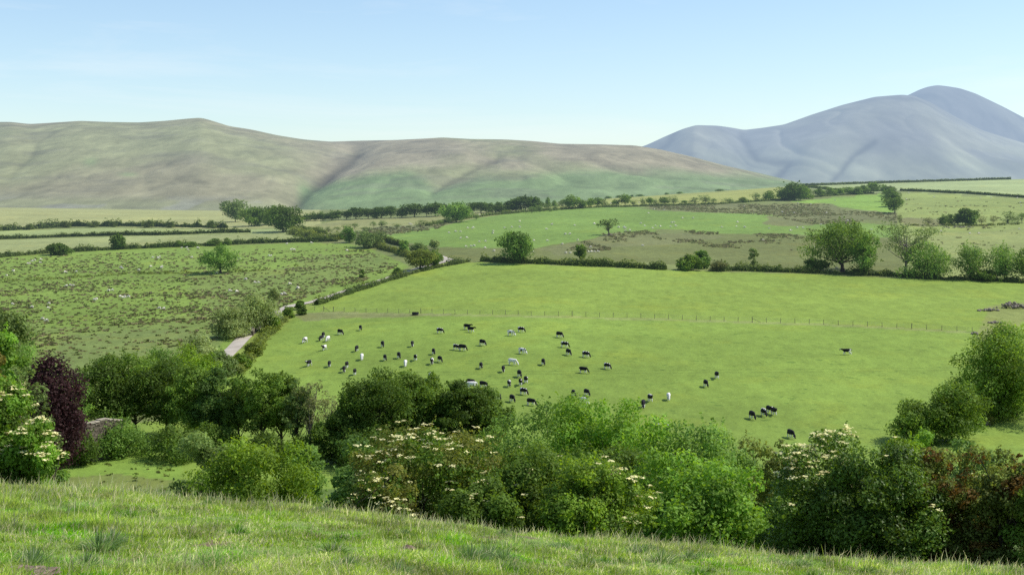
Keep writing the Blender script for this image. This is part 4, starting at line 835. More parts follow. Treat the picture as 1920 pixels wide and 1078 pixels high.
def box_np(c, sx, sy, sz, rz=0.0, jit=0.0, rg=None):
    v = np.array([[x, y, z] for z in (-.5, .5) for x, y in ((-.5, -.5), (.5, -.5), (.5, .5), (-.5, .5))])*np.array([sx, sy, sz])
    if jit: v = v+rg.normal(size=v.shape)*jit*np.array([sx, sy, sz])
    cs, sn = math.cos(rz), math.sin(rz)
    v = np.stack([v[:, 0]*cs-v[:, 1]*sn, v[:, 0]*sn+v[:, 1]*cs, v[:, 2]], 1)+np.asarray(c)
    f = np.array([(3, 2, 1, 0), (4, 5, 6, 7), (0, 1, 5, 4), (1, 2, 6, 5), (2, 3, 7, 6), (3, 0, 4, 7)])
    return v, f
# post and wire fence
fp = [(590, 582), (620, 584), (700, 586), (850, 589), (1000, 592), (1150, 595), (1300, 600), (1450, 605), (1600, 611), (1720, 617), (1852, 625)]
PF = along(fp, n=52)
fe = empty('wire_fence', PF[0]); tag(fe, 'long post and wire fence dividing the two cow pastures', 'fence')
for i, p in enumerate(PF):
    big = i in (1, 2, 10, 22, 35, 46)
    h = 1.35 if big else 1.2; r = 0.09 if big else 0.06
    v, f = tube([(0, 0, -0.3), (0, 0, h*0.5), (random.uniform(-.05, .05), random.uniform(-.03, .03), h)], [r*1.05, r, r*0.9], 6)
    cap = np.array([[len(v)-6+k for k in range(4)]]); v2 = v
    o = link('post', mesh_np('fence_post', v2, [f, cap, np.array([[len(v)-6, len(v)-3, len(v)-2, len(v)-1]])]), M['wood_post'], fe)
    o.location = Vector(p)-Vector(PF[0])
for h in (0.3, 0.62, 0.92, 1.12):
    v, f = tube(PF-PF[0]+np.array([0, -0.07, h]), [0.008]*len(PF), 4)
    link('wire', mesh_np('fence_wire', v, [f]), M['wire'], fe)
for i in (1, 35):
    a = PF[i]-PF[0]; d = PF[i+1]-PF[i]
    v, f = tube([a+np.array([0, 0, 0.95]), a+d*0.6+np.array([0, 0, 0.05])], [0.06, 0.06], 5)
    link('brace', mesh_np('fence_brace', v, [f]), M['wood_post'], fe)
# dark round trough under the fence
p = ground_at(779, 590); bm = bmesh.new()
bmesh.ops.create_cone(bm, cap_ends=True, segments=20, radius1=0.8, radius2=0.9, depth=0.7)
for fc in [q for q in bm.faces if q.normal.z > 0.9]:
    r = bmesh.ops.inset_region(bm, faces=[fc], thickness=0.08); fc.normal_update()
    for vv in fc.verts: vv.co.z -= 0.18
me = bpy.data.meshes.new('trough'); bm.to_mesh(me); bm.free()
o = link('feed_trough', me, M['dark_rubber']); o.location = p+Vector((0, -0.5, 0.33)); tag(o, 'dark round feed trough on the grass below the dividing fence', 'trough')
# small grey field gate by the lane
g = ground_at(527, 601); ge = empty('field_gate', g, math.radians(20)); tag(ge, 'small grey gate in the lane bank where the pasture begins', 'gate')
for s in (-1, 1):
    v, f = box_np((s*0.75, 0, 0.6), 0.14, 0.14, 1.5); link('gate_post', mesh_np('gate_post', v, [f]), M['wood_post'], ge)
v = []; 
for k in range(5): v.append(box_np((0, 0, 0.22+k*0.22), 1.34, 0.04, 0.12))
v.append(box_np((0, 0.05, 0.66), 1.5, 0.03, 0.09))
vv, ff = merge(v); link('gate_bars', mesh_np('gate_bars', vv, [ff]), M['grey_metal'], ge)

def stone_wall(name, label, pts, h, w, step=0.6, seed=1, world=None):
    rg = np.random.default_rng(seed)
    if world is None: P = along(pts, step); hs = np.full(len(P), h)
    else:
        n = 14; q = np.linspace(0, len(world)-1, n); k = np.arange(len(world))
        P = np.stack([np.interp(q, k, [p[0][a] for p in world]) for a in range(3)], 1); P[:, 2] = terr(P[:, 0], P[:, 1])
        hs = np.interp(q, k, [(YH-t)/F*p.y-p.z for p, t in world])
    o = P[0].copy()
    e = empty(name, o); tag(e, label, 'wall')
    body = []; cop = []
    for i in range(len(P)-1):
        a, b = P[i], P[i+1]; rz = math.atan2(b[1]-a[1], b[0]-a[0]); L = math.hypot(b[0]-a[0], b[1]-a[1])
        zz = -0.3; h = hs[i]
        while zz < h-0.15:
            hh = rg.uniform(0.16, 0.28)
            body.append(box_np((a+b)/2-o+np.array([0, 0, zz+hh/2]), L*rg.uniform(0.93, 1.02), w*rg.uniform(0.92, 1.06), hh*0.97, rz, 0.03, rg)); zz += hh
        cop.append(box_np((a+b)/2-o+np.array([0, 0, zz+0.09]), L*0.96, w*1.18, 0.17, rz, 0.03, rg))
    v, f = merge(body); link('stonework', mesh_np('wall_stonework', v, [f]), M['wall_stone_shaded'], e)
    v, f = merge(cop); link('coping', mesh_np('wall_coping', v, [f]), M['coping'], e)
stone_wall('stone_wall', 'sunlit stone bridge wall between the copper beech and the alders', None, 5.0, 0.9, seed=2, world=[(at_depth(108, 203), 785+16), (at_depth(150, 205), 797), (at_depth(190, 208), 787), (at_depth(226, 211), 787)])
stone_wall('bridge_parapet', 'tan stone parapet of the lane bridge below the big willow', [(473, 630), (483, 612)], 1.2, 0.5, seed=3)

STONES = []
for _k in range(5):
    _rg = np.random.default_rng(70+_k); bm = bmesh.new(); bmesh.ops.create_icosphere(bm, subdivisions=2, radius=0.5)
    for v in bm.verts:
        n = 1+0.5*float(fbm(v.co.x*2.2+_k*3, v.co.y*2.2+v.co.z*1.7, 60+_k, 2)); v.co = Vector((v.co.x*1.25*n, v.co.y*n, v.co.z*0.75*n))
    me = bpy.data.meshes.new('stone'); bm.to_mesh(me); bm.free(); me.materials.append(M['stone']); STONES.append(me)
def rock_pile(name, label, px, py, n, sx, sy, hz, seed):
    rg = np.random.default_rng(seed); p = ground_at(px, py); e = empty(name, p); tag(e, label, 'stones')
    for k in range(n):
        x, y = rg.normal(size=2)*np.array([sx, sy])*0.42; s = rg.uniform(0.3, 0.85)
        z = hz*max(0, 1-(x/sx)**2-(y/sy)**2)*rg.uniform(0.2, 1)
        o = link('stone', STONES[k % 5], None, e); o.location = (x, y, z+float(terr(p.x+x, p.y+y))-p.z+s*0.15)
        o.rotation_euler = (rg.uniform(-.4, .4), rg.uniform(-.4, .4), rg.uniform(0, 6.28)); o.scale = (s, s, s)
rock_pile('stone_heap', 'big grey heap of cleared stones at the right edge above the corner trees', 1898, 578, 95, 4.2, 2.0, 1.6, 1)
rock_pile('stone_heap', 'low scatter of stones left of the big stone heap', 1852, 583, 30, 3.0, 1.2, 0.5, 2)
rock_pile('stone_heap', 'line of small stones in the gully below the stone heaps', 1866, 606, 16, 2.2, 1.0, 0.3, 3)
rock_pile('stone_heap', 'few dark stones at the right end of the dividing fence', 1829, 627, 9, 0.8, 0.6, 0.5, 4)
rock_pile('stone_heap', 'pale stones around the roots of the half dead tree', 1146, 441, 14, 3.0, 1.2, 0.4, 5)
rock_pile('stone_heap', 'broken wall stones among rushes right of the downhill clump', 1795, 427, 40, 12.0, 3.0, 0.5, 6)
rock_pile('stone_heap', 'single dark boulder on the grass below the corner trees', 1850, 797, 4, 0.6, 0.5, 0.5, 7)
# two pale marker posts
for px, l in ((1511, 'left one of two pale posts left of the big oak'), (1516, 'right one of two pale posts left of the big oak')):
    p = ground_at(px, 471); v, f = tube([(0, 0, -.3), (0, 0, 1.2), (0, 0, 2.1)], [0.085, 0.08, 0.07], 6)
    o = link('marker_post', mesh_np('marker_post', v, [f, np.array([[12, 13, 14, 15]])]), M['white_paint']); o.location = p; tag(o, l, 'post', 'pale posts left of the big oak')
# overhead wires across the valley
for k, (ya, yb, dy) in enumerate([(703, 684, 0.0), (708, 689, 1.1)]):
    pts = []
    for s in np.linspace(0, 1, 40):
        Y = 168+22*s+dy; px = -500+2900*s; py = ya+(yb-ya)*s-6*(2*s-1)**2+3
        pts.append(((px-960)/F*Y, Y, (YH-py)/F*Y))
    v, f = tube(pts, [0.0055]*40, 4)
    o = link('overhead_wire', mesh_np('overhead_wire', v, [f]), M['dark_rubber']); tag(o, ['upper thin overhead wire crossing in front of the cow pasture', 'lower thin overhead wire crossing in front of the cow pasture'][k], 'wire', 'overhead wires')
# molehill and bare soil in front
def mound(name, label, px, py, r, h, seed):
    p = ground_at(px, py); bm = bmesh.new(); bmesh.ops.create_icosphere(bm, subdivisions=4, radius=1)
    for v in bm.verts:
        c = v.co.copy(); nn = 1+0.35*float(fbm(c.x*3+seed, c.y*3+c.z*2, seed, 3))
        v.co = Vector((c.x*r*nn, c.y*r*nn, max(c.z, -0.3)*h*nn))
    me = bpy.data.meshes.new(name); bm.to_mesh(me); bm.free()
    o = link(name, me, M['soil']); o.location = p; return tag(o, label, 'molehill')
mound('molehill', 'small brown molehill in the grass at lower centre left', 765, 1031, 0.10, 0.07, 3)
mound('molehill', 'flat patch of bare turned soil in the lower left corner', 36, 1078, 0.34, 0.035, 5)
print('things', time.time()-T0)

# ------------------------------------------------------------------ rushes (uncountable tufts)
def tufts(name, label, X, Y, size, pal, seed, nb=9):
    rg = np.random.default_rng(seed); n = len(X); Z = terr(X, Y)
    th = rg.uniform(0, 6.28, (n, nb)); rr = rg.uniform(0, 1, (n, nb))*size[:, None]*0.55
    bx = X[:, None]+np.cos(th)*rr*2.4; by = Y[:, None]+np.sin(th)*rr
    h = size[:, None]*rg.uniform(0.45, 0.95, (n, nb)); w = size[:, None]*rg.uniform(0.22, 0.4, (n, nb))
    lean = rg.normal(size=(n, nb))*0.25*h
    ph = rg.uniform(0, np.pi, (n, nb)); cx, cy = np.cos(ph)*w, np.sin(ph)*w
    z0 = Z[:, None]-0.05
    V = np.stack([np.stack([bx-cx, by-cy, z0+0*bx], -1), np.stack([bx+cx, by+cy, z0+0*bx], -1), np.stack([bx+cx*1.2+lean, by+cy, z0+h], -1), np.stack([bx-cx*1.2+lean, by-cy, z0+h*0.85], -1)], 2).reshape(-1, 3)
    c = np.array(pal)[rg.integers(0, len(pal), n)]*rg.uniform(0.75, 1.25, n)[:, None]
    Cc = np.repeat(c, nb*4, 0)
    o = link(name, mesh_np(name, V, [np.arange(n*nb*4).reshape(-1, 4)], Cc), M['leaf'])
    return tag(o, label, 'rushes', None, 'stuff')
def sample_poly(poly, n, wfun, seed):
    rg = np.random.default_rng(seed)
    xs = [p[0] for p in poly]; ys = [p[1] for p in poly]; outx = []; outy = []
    # world box
    Y0, Y1 = 200, 900
    while len(outx) < n:
        Y = np.sqrt(rg.uniform(Y0**2, Y1**2, 60000)); px = rg.uniform(max(min(xs), -260), min(max(xs), 2180), 60000)
        X = (px-960)/F*Y; py = YH-terr(X, Y)*F/Y
        m = in_poly(px, py, poly); m &= rg.uniform(0, 1, 60000) < wfun(X, Y, px, py)
        outx += list(X[m]); outy += list(Y[m])
    return np.array(outx[:n]), np.array(outy[:n])
BR = [(0.22, 0.195, 0.09), (0.18, 0.175, 0.075), (0.14, 0.155, 0.055), (0.30, 0.255, 0.14), (0.12, 0.145, 0.045)]
def wl(X, Y, px, py):
    w = sstep(-0.12, 0.28, fbm(X/24, Y/9, 201, 4)+0.35*fbm(X/60, Y/60, 207, 2))*0.72+0.22
    dens = np.interp(py, [460, 485, 510, 530, 560, 600, 640, 700], [0.05, 0.3, 0.5, 0.8, 1, 1, 1, 0.7])
    dens *= np.where((px > 430) & (py > 470), 1.5, 1.0)*np.where((py > 610) & (px > 120) & (px < 330), 0.6, 1)
    return np.clip(w*dens, 0, 1)*np.clip(260/Y, 0, 1)**0.5
PASTL = [(-260, 560), (0, 486), (220, 474), (400, 466), (635, 458), (690, 470), (755, 498), (690, 525), (590, 552), (520, 580), (465, 600), (400, 640), (390, 660), (300, 720), (-260, 800)]
X, Y = sample_poly(PASTL, 9500, wl, 301); tufts('rush_tufts', 'brown and dark green rush tufts dotted over the left pasture', X, Y, np.random.default_rng(1).uniform(0.2, 0.58, len(X)), BR, 302)
P2 = [(1190, 389), (1300, 385), (1480, 382), (1560, 384), (1580, 395), (1680, 400), (1700, 420), (1620, 413), (1600, 421), (1520, 421), (1440, 404), (1330, 399), (1230, 394)]
DB = [(0.21, 0.215, 0.09), (0.185, 0.205, 0.08), (0.235, 0.215, 0.11)]
X, Y = sample_poly(P2, 2600, lambda X, Y, px, py: sstep(-0.35, 0.1, fbm(X/18, Y/30, 203, 4)), 303); tufts('rush_bed', 'brown rush bed across the top of the bright sheep field', X, Y, np.random.default_rng(2).uniform(0.3, 0.7, len(X)), DB, 304, 7)
P3 = [(1040, 478), (1110, 446), (1120, 440), (1240, 430), (1350, 436), (1500, 440), (1520, 420), (1680, 430), (1690, 445), (1480, 470), (1250, 460)]
X, Y = sample_poly(P3, 1000, lambda X, Y, px, py: sstep(0.0, 0.35, fbm(X/14, Y/24, 204, 4)), 305); tufts('rush_bed', 'olive rush bed around and right of the half dead tree', X, Y, np.random.default_rng(3).uniform(0.35, 0.8, len(X)), DB, 306, 7)
P4 = [(1700, 365), (1920, 380), (2000, 400), (2000, 490), (1720, 480), (1700, 440)]
X, Y = sample_poly(P4, 170, lambda X, Y, px, py: sstep(0.12, 0.4, fbm(X/12, Y/18, 205, 4)), 307); tufts('rush_patches', 'scattered rush patches on the yellowish right pasture', X, Y, np.random.default_rng(4).uniform(0.35, 0.8, len(X)), DB, 308, 7)
P5 = [(600, 452), (660, 438), (720, 426), (800, 426), (840, 418), (820, 430), (760, 438), (690, 447)]
X, Y = sample_poly(P5, 260, lambda X, Y, px, py: 0.6+0*X, 309); tufts('rush_bed', 'dark rushy ground beside the lane below the dark tree row', X, Y, np.random.default_rng(5).uniform(0.6, 1.1, len(X)), DB, 310, 7)
P6 = [(130, 880), (340, 880), (340, 935), (60, 935)]
rg = np.random.default_rng(12); Yt = rg.uniform(178, 206, 70); pxt = rg.uniform(60, 340, 70)
tufts('rush_tufts', 'low dark tufts on the small meadow at lower left', (pxt-960)/F*Yt, Yt, rg.uniform(0.2, 0.5, 70), [(0.15, 0.20, 0.045), (0.17, 0.20, 0.06)], 311, 8)

# ------------------------------------------------------------------ foreground grass
def grass(name, label, n, Yrng, seed, hmul=1.0):
    rg = np.random.default_rng(seed)
    Y = rg.uniform(0, 1, n)**0.8*(Yrng[1]-Yrng[0])+Yrng[0]
    X = rg.uniform(-1, 1, n)*(0.375*Y+1.6)
    Z = terr(X, Y)
    cl = fbm(X/0.55, Y/0.8, 401, 3); cl2 = fbm(X/2.5, Y/3.5, 402, 3); bare = fbm(X/0.9, Y/1.3, 88, 3)
    keep = rg.uniform(0, 1, n) < np.where(bare > 0.50, 0.3, 1.0)
    X, Y, Z, cl, cl2 = X[keep], Y[keep], Z[keep], cl[keep], cl2[keep]; n = len(X)
    h = (0.058+0.095*np.clip(cl+0.25, 0, 1)+0.08*np.clip(cl2, -0.4, 1))*rg.uniform(0.6, 1.35, n)*hmul
    tall = rg.uniform(0, 1, n) < 0.022+0.03*np.clip((Y-20)/5, 0, 1); h[tall] *= rg.uniform(1.5, 2.6, tall.sum())
    w = rg.uniform(0.0032, 0.0072, n)*np.where(tall, 0.75, 1)*(0.75+Y/45)
    ang = rg.uniform(0, 6.28, n); lx = np.cos(ang)*0.75+0.25; ly = np.sin(ang)*0.75-0.1
    ln = rg.uniform(0.25, 1.0, n)*np.where(tall, 0.7, 1.0); lx *= ln*h; ly *= ln*h
    ph = rg.normal(0, 0.8, n); cx, cy = np.cos(ph)*w, np.sin(ph)*w
    def ring(t, ww): return X+lx*t**1.8, Y+ly*t**1.8, Z-0.02+h*(t-0.25*t**3*ln), ww
    rows = []
    for t, ww in ((0, 1.0), (0.55, 0.85), (1.0, 0.2)):
        x, y, z, s = ring(t, ww); rows += [np.stack([x-cx*s, y-cy*s, z], -1), np.stack([x+cx*s, y+cy*s, z], -1)]
    V = np.stack(rows, 1).reshape(-1, 3)
    b = np.arange(n)[:, None]*6
    Fq = np.concatenate([b+np.array([[0, 1, 3, 2]]), b+np.array([[2, 3, 5, 4]])])
    g1 = np.array((0.235, 0.375, 0.050)); g2 = np.array((0.36, 0.455, 0.100)); straw = np.array((0.66, 0.62, 0.33)); fresh = np.array((0.17, 0.40, 0.030)); blue = np.array((0.26, 0.40, 0.12))
    f = np.clip(0.5+cl2*0.9+rg.normal(size=n)*0.25, 0, 1)[:, None]
    c = g1*(1-f)+g2*f
    fr = np.clip(fbm(X/0.8, Y/1.2, 403, 3)*3-0.55, 0, 1)[:, None]; c = c*(1-fr)+fresh*fr
    bl = np.clip(fbm(X/1.1, Y/1.5, 404, 3)*3-0.6, 0, 1)[:, None]*0.8; c = c*(1-bl)+blue*bl
    st = (rg.uniform(0, 1, n) < np.clip(0.20+0.30*fbm(X/1.3, Y/1.8, 405, 3), 0.04, 0.6)) | (tall & (rg.uniform(0, 1, n) < 0.7))
    c[st] = straw*rg.uniform(0.6, 1.1, st.sum())[:, None]
    c *= (rg.uniform(0.7, 1.25, n)*(1+0.42*np.clip(fbm(X/0.45, Y/0.7, 406, 3)*2, -1, 0.7)))[:, None]
    Cc = np.repeat(c, 6, 0)
    return tag(link(name, mesh_np(name, V, [Fq], Cc), M['grass']), label, 'grass', None, 'stuff')
grass('grass', 'long pale green grass covering the near hillside', 400000, (10.5, 29), 501)

def tussocks(name, label, spots, seed):
    rg = np.random.default_rng(seed); VV = []; CC = []; n = 260
    for (x0, y0, r, c) in spots:
        th = rg.uniform(0, 6.28, n); q = rg.uniform(0, 1, n)**0.6
        X = x0+np.cos(th)*q*r*0.6; Y = y0+np.sin(th)*q*r*0.6; Z = terr(X, Y)
        h = r*rg.uniform(0.6, 1.25, n)*(1.05-0.5*q); out = r*q*rg.uniform(0.5, 1.2, n); w = rg.uniform(0.003, 0.0065, n)*(0.75+y0/45)
        ph = rg.uniform(0, 6.28, n); rows = []
        for t, ww in ((0, 1), (0.55, 0.8), (1, 0.2)):
            x = X+np.cos(th)*out*t**1.7+0.12*h*t; y = Y+np.sin(th)*out*t**1.7; z = Z-0.02+h*(t-0.3*q*t**3)
            rows += [np.stack([x-np.cos(ph)*w*ww, y-np.sin(ph)*w*ww, z], -1), np.stack([x+np.cos(ph)*w*ww, y+np.sin(ph)*w*ww, z], -1)]
        VV.append(np.stack(rows, 1).reshape(-1, 3))
        cc = np.array(c)*rg.uniform(0.6, 1.3, n)[:, None]; st = rg.uniform(0, 1, n) < 0.13; cc[st] = np.array((0.55, 0.54, 0.34))*rg.uniform(.7, 1.1, st.sum())[:, None]
        CC.append(np.repeat(cc, 6, 0))
    V = np.concatenate(VV); b = np.arange(len(V)//6)[:, None]*6
    Fq = np.concatenate([b+np.array([[0, 1, 3, 2]]), b+np.array([[2, 3, 5, 4]])])
    return tag(link(name, mesh_np(name, V, [Fq], np.concatenate(CC)), M['grass']), label, 'grass', None, 'stuff')
spots = []
rg = np.random.default_rng(77)
for px, py, r in [(185, 1032, .26), (205, 1022, .22), (60, 1056, .2), (880, 1050, .26), (915, 1045, .26), (945, 1052, .2), (1190, 1040, .22), (1215, 1036, .2), (1240, 1058, .3), (1500, 1062, .2), (1290, 1050, .2), (160, 1066, .2), (650, 1066, .2)]:
    p = ground_at(px, py); spots.append((p.x, p.y, r, (0.17, 0.27, 0.085)))
for k in range(70):
    Y = rg.uniform(11.5, 26); X = rg.uniform(-1, 1)*0.37*Y
    spots.append((X, Y, rg.uniform(0.1, 0.22), [(0.15, 0.26, 0.05), (0.19, 0.29, 0.10), (0.24, 0.33, 0.08), (0.14, 0.30, 0.04)][rg.integers(4)]))
tussocks('grass_tussocks', 'darker tussocks standing up in the near hillside grass', spots, 502)

# ------------------------------------------------------------------ cattle and sheep
def skin_mesh(name, verts, edges, radii, root=0, sub=1):
    me = bpy.data.meshes.new(name+'_cage'); me.from_pydata(verts, edges, [])
    o = bpy.data.objects.new(name+'_cage', me); col.objects.link(o)
    o.modifiers.new('skin', 'SKIN'); s = o.modifiers.new('sub', 'SUBSURF'); s.levels = sub; s.render_levels = sub
    for i, r in enumerate(radii):
        sv = me.skin_vertices[0].data[i]; sv.radius = (r, r) if not isinstance(r, tuple) else r; sv.use_root = (i == root)
    dg = bpy.context.evaluated_depsgraph_get(); dg.update()
    out = bpy.data.meshes.new_from_object(o.evaluated_get(dg)); out.name = name
    for p in out.polygons: p.use_smooth = True
    bpy.data.objects.remove(o); bpy.data.meshes.remove(me)
    return out
def cow_mesh(pose):
    V = [(-0.45, 0, 1.12), (-0.92, 0, 1.20), (0.05, 0, 1.05), (0.52, 0, 1.08), (0.80, 0, 1.14)]
    R = [.37, .25, .40, .36, .25]; E = [(0, 1), (0, 2), (2, 3), (3, 4)]
    if pose == 'graze': nk = [((1.08, 0.03, 0.82), .16), ((1.27, 0.05, 0.50), .14), ((1.40, 0.06, 0.28), .115), ((1.50, 0.07, 0.10), .085)]
    else: nk = [((1.12, 0.0, 1.26), .17), ((1.36, 0.0, 1.34), .145), ((1.56, 0.0, 1.22), .115), ((1.74, 0.0, 1.08), .085)]
    k = 4
    for p, r in nk: V.append(p); R.append(r); E.append((k, len(V)-1)); k = len(V)-1
    poll = len(V)-3
    for s in (-1, 1):
        V.append((V[poll][0]-0.05, V[poll][1]+s*0.24, V[poll][2]+0.05)); R.append(.045); E.append((poll, len(V)-1))
    step = 0.0 if pose == 'graze' else 0.16
    for s in (-1, 1):
        d = s*0.10+step*s
        b = len(V); V += [(0.52, s*0.19, 0.68), (0.54+d*0.5, s*0.19, 0.38), (0.50+d, s*0.19, 0.05)]; R += [.13, .09, .082]; E += [(3, b), (b, b+1), (b+1, b+2)]
        b = len(V); V += [(-0.62, s*0.21, 0.74), (-0.80-d*0.5, s*0.20, 0.46), (-0.74-d, s*0.20, 0.05)]; R += [.17, .10, .085]; E += [(0, b), (b, b+1), (b+1, b+2)]
    b = len(V); V += [(-1.12, 0, 1.12), (-1.16, 0.03, 0.80), (-1.12, 0.04, 0.48)]; R += [.05, .035, .05]; E += [(1, b), (b, b+1), (b+1, b+2)]
    b = len(V); V += [(-0.42, 0, 0.66)]; R += [.15]; E += [(0, b)]
    return skin_mesh('cow_body_'+pose, V, E, R)
def cow_mat(name, thr, seed, legs=0.64):
    m, nt = newmat(name); N = nt.nodes; L = nt.links
    tc = N.new('ShaderNodeTexCoord'); n = N.new('ShaderNodeTexNoise'); n.noise_dimensions = '4D'; n.inputs['W'].default_value = seed; n.inputs['Scale'].default_value = 1.15; n.inputs['Detail'].default_value = 1.5
    L.new(tc.outputs['Object'], n.inputs['Vector'])
    r = N.new('ShaderNodeMapRange'); r.inputs['From Min'].default_value = thr-0.01; r.inputs['From Max'].default_value = thr+0.01; L.new(n.outputs['Fac'], r.inputs['Value'])
    s = N.new('ShaderNodeSeparateXYZ'); L.new(tc.outputs['Object'], s.inputs[0])
    lg = N.new('ShaderNodeMapRange'); lg.inputs['From Min'].default_value = legs; lg.inputs['From Max'].default_value = legs+0.05; lg.inputs['To Min'].default_value = 1; lg.inputs['To Max'].default_value = 0; L.new(s.outputs['Z'], lg.inputs['Value'])
    hd = N.new('ShaderNodeMath'); hd.operation = 'LESS_THAN'; hd.inputs[1].default_value = 0.95; L.new(s.outputs['X'], hd.inputs[0])
    lm = N.new('ShaderNodeMath'); lm.operation = 'MULTIPLY'; L.new(lg.outputs[0], lm.inputs[0]); L.new(hd.outputs[0], lm.inputs[1])
    mx = N.new('ShaderNodeMath'); mx.operation = 'MAXIMUM'; L.new(r.outputs[0], mx.inputs[0]); L.new(lm.outputs[0], mx.inputs[1])
    c = N.new('ShaderNodeMix'); c.data_type = 'RGBA'; c.inputs['A'].default_value = (0.012, 0.011, 0.012, 1); c.inputs['B'].default_value = (0.72, 0.69, 0.64, 1); L.new(mx.outputs[0], c.inputs['Factor'])
    p = N.new('ShaderNodeBsdfPrincipled'); p.inputs['Roughness'].default_value = 0.75; p.inputs['Specular IOR Level'].default_value = 0.2
    L.new(c.outputs['Result'], p.inputs['Base Color']); finish(nt, p.outputs[0]); return m
CM = {'k': cow_mat('cow_black', 0.70, 1.3), 'd': cow_mat('cow_dark', 0.585, 3.1), 'p': cow_mat('cow_pied', 0.50, 5.7), 'l': cow_mat('cow_light', 0.41, 8.2), 'w': cow_mat('cow_white', 0.27, 2.4, 0.8)}
gm = cow_mesh('graze'); wm = cow_mesh('walk'); COWS = {}
for k in CM:
    for nm, b in (('g', gm), ('w', wm)):
        me = b.copy(); me.materials.clear(); me.materials.append(CM[k]); COWS[k+nm] = me
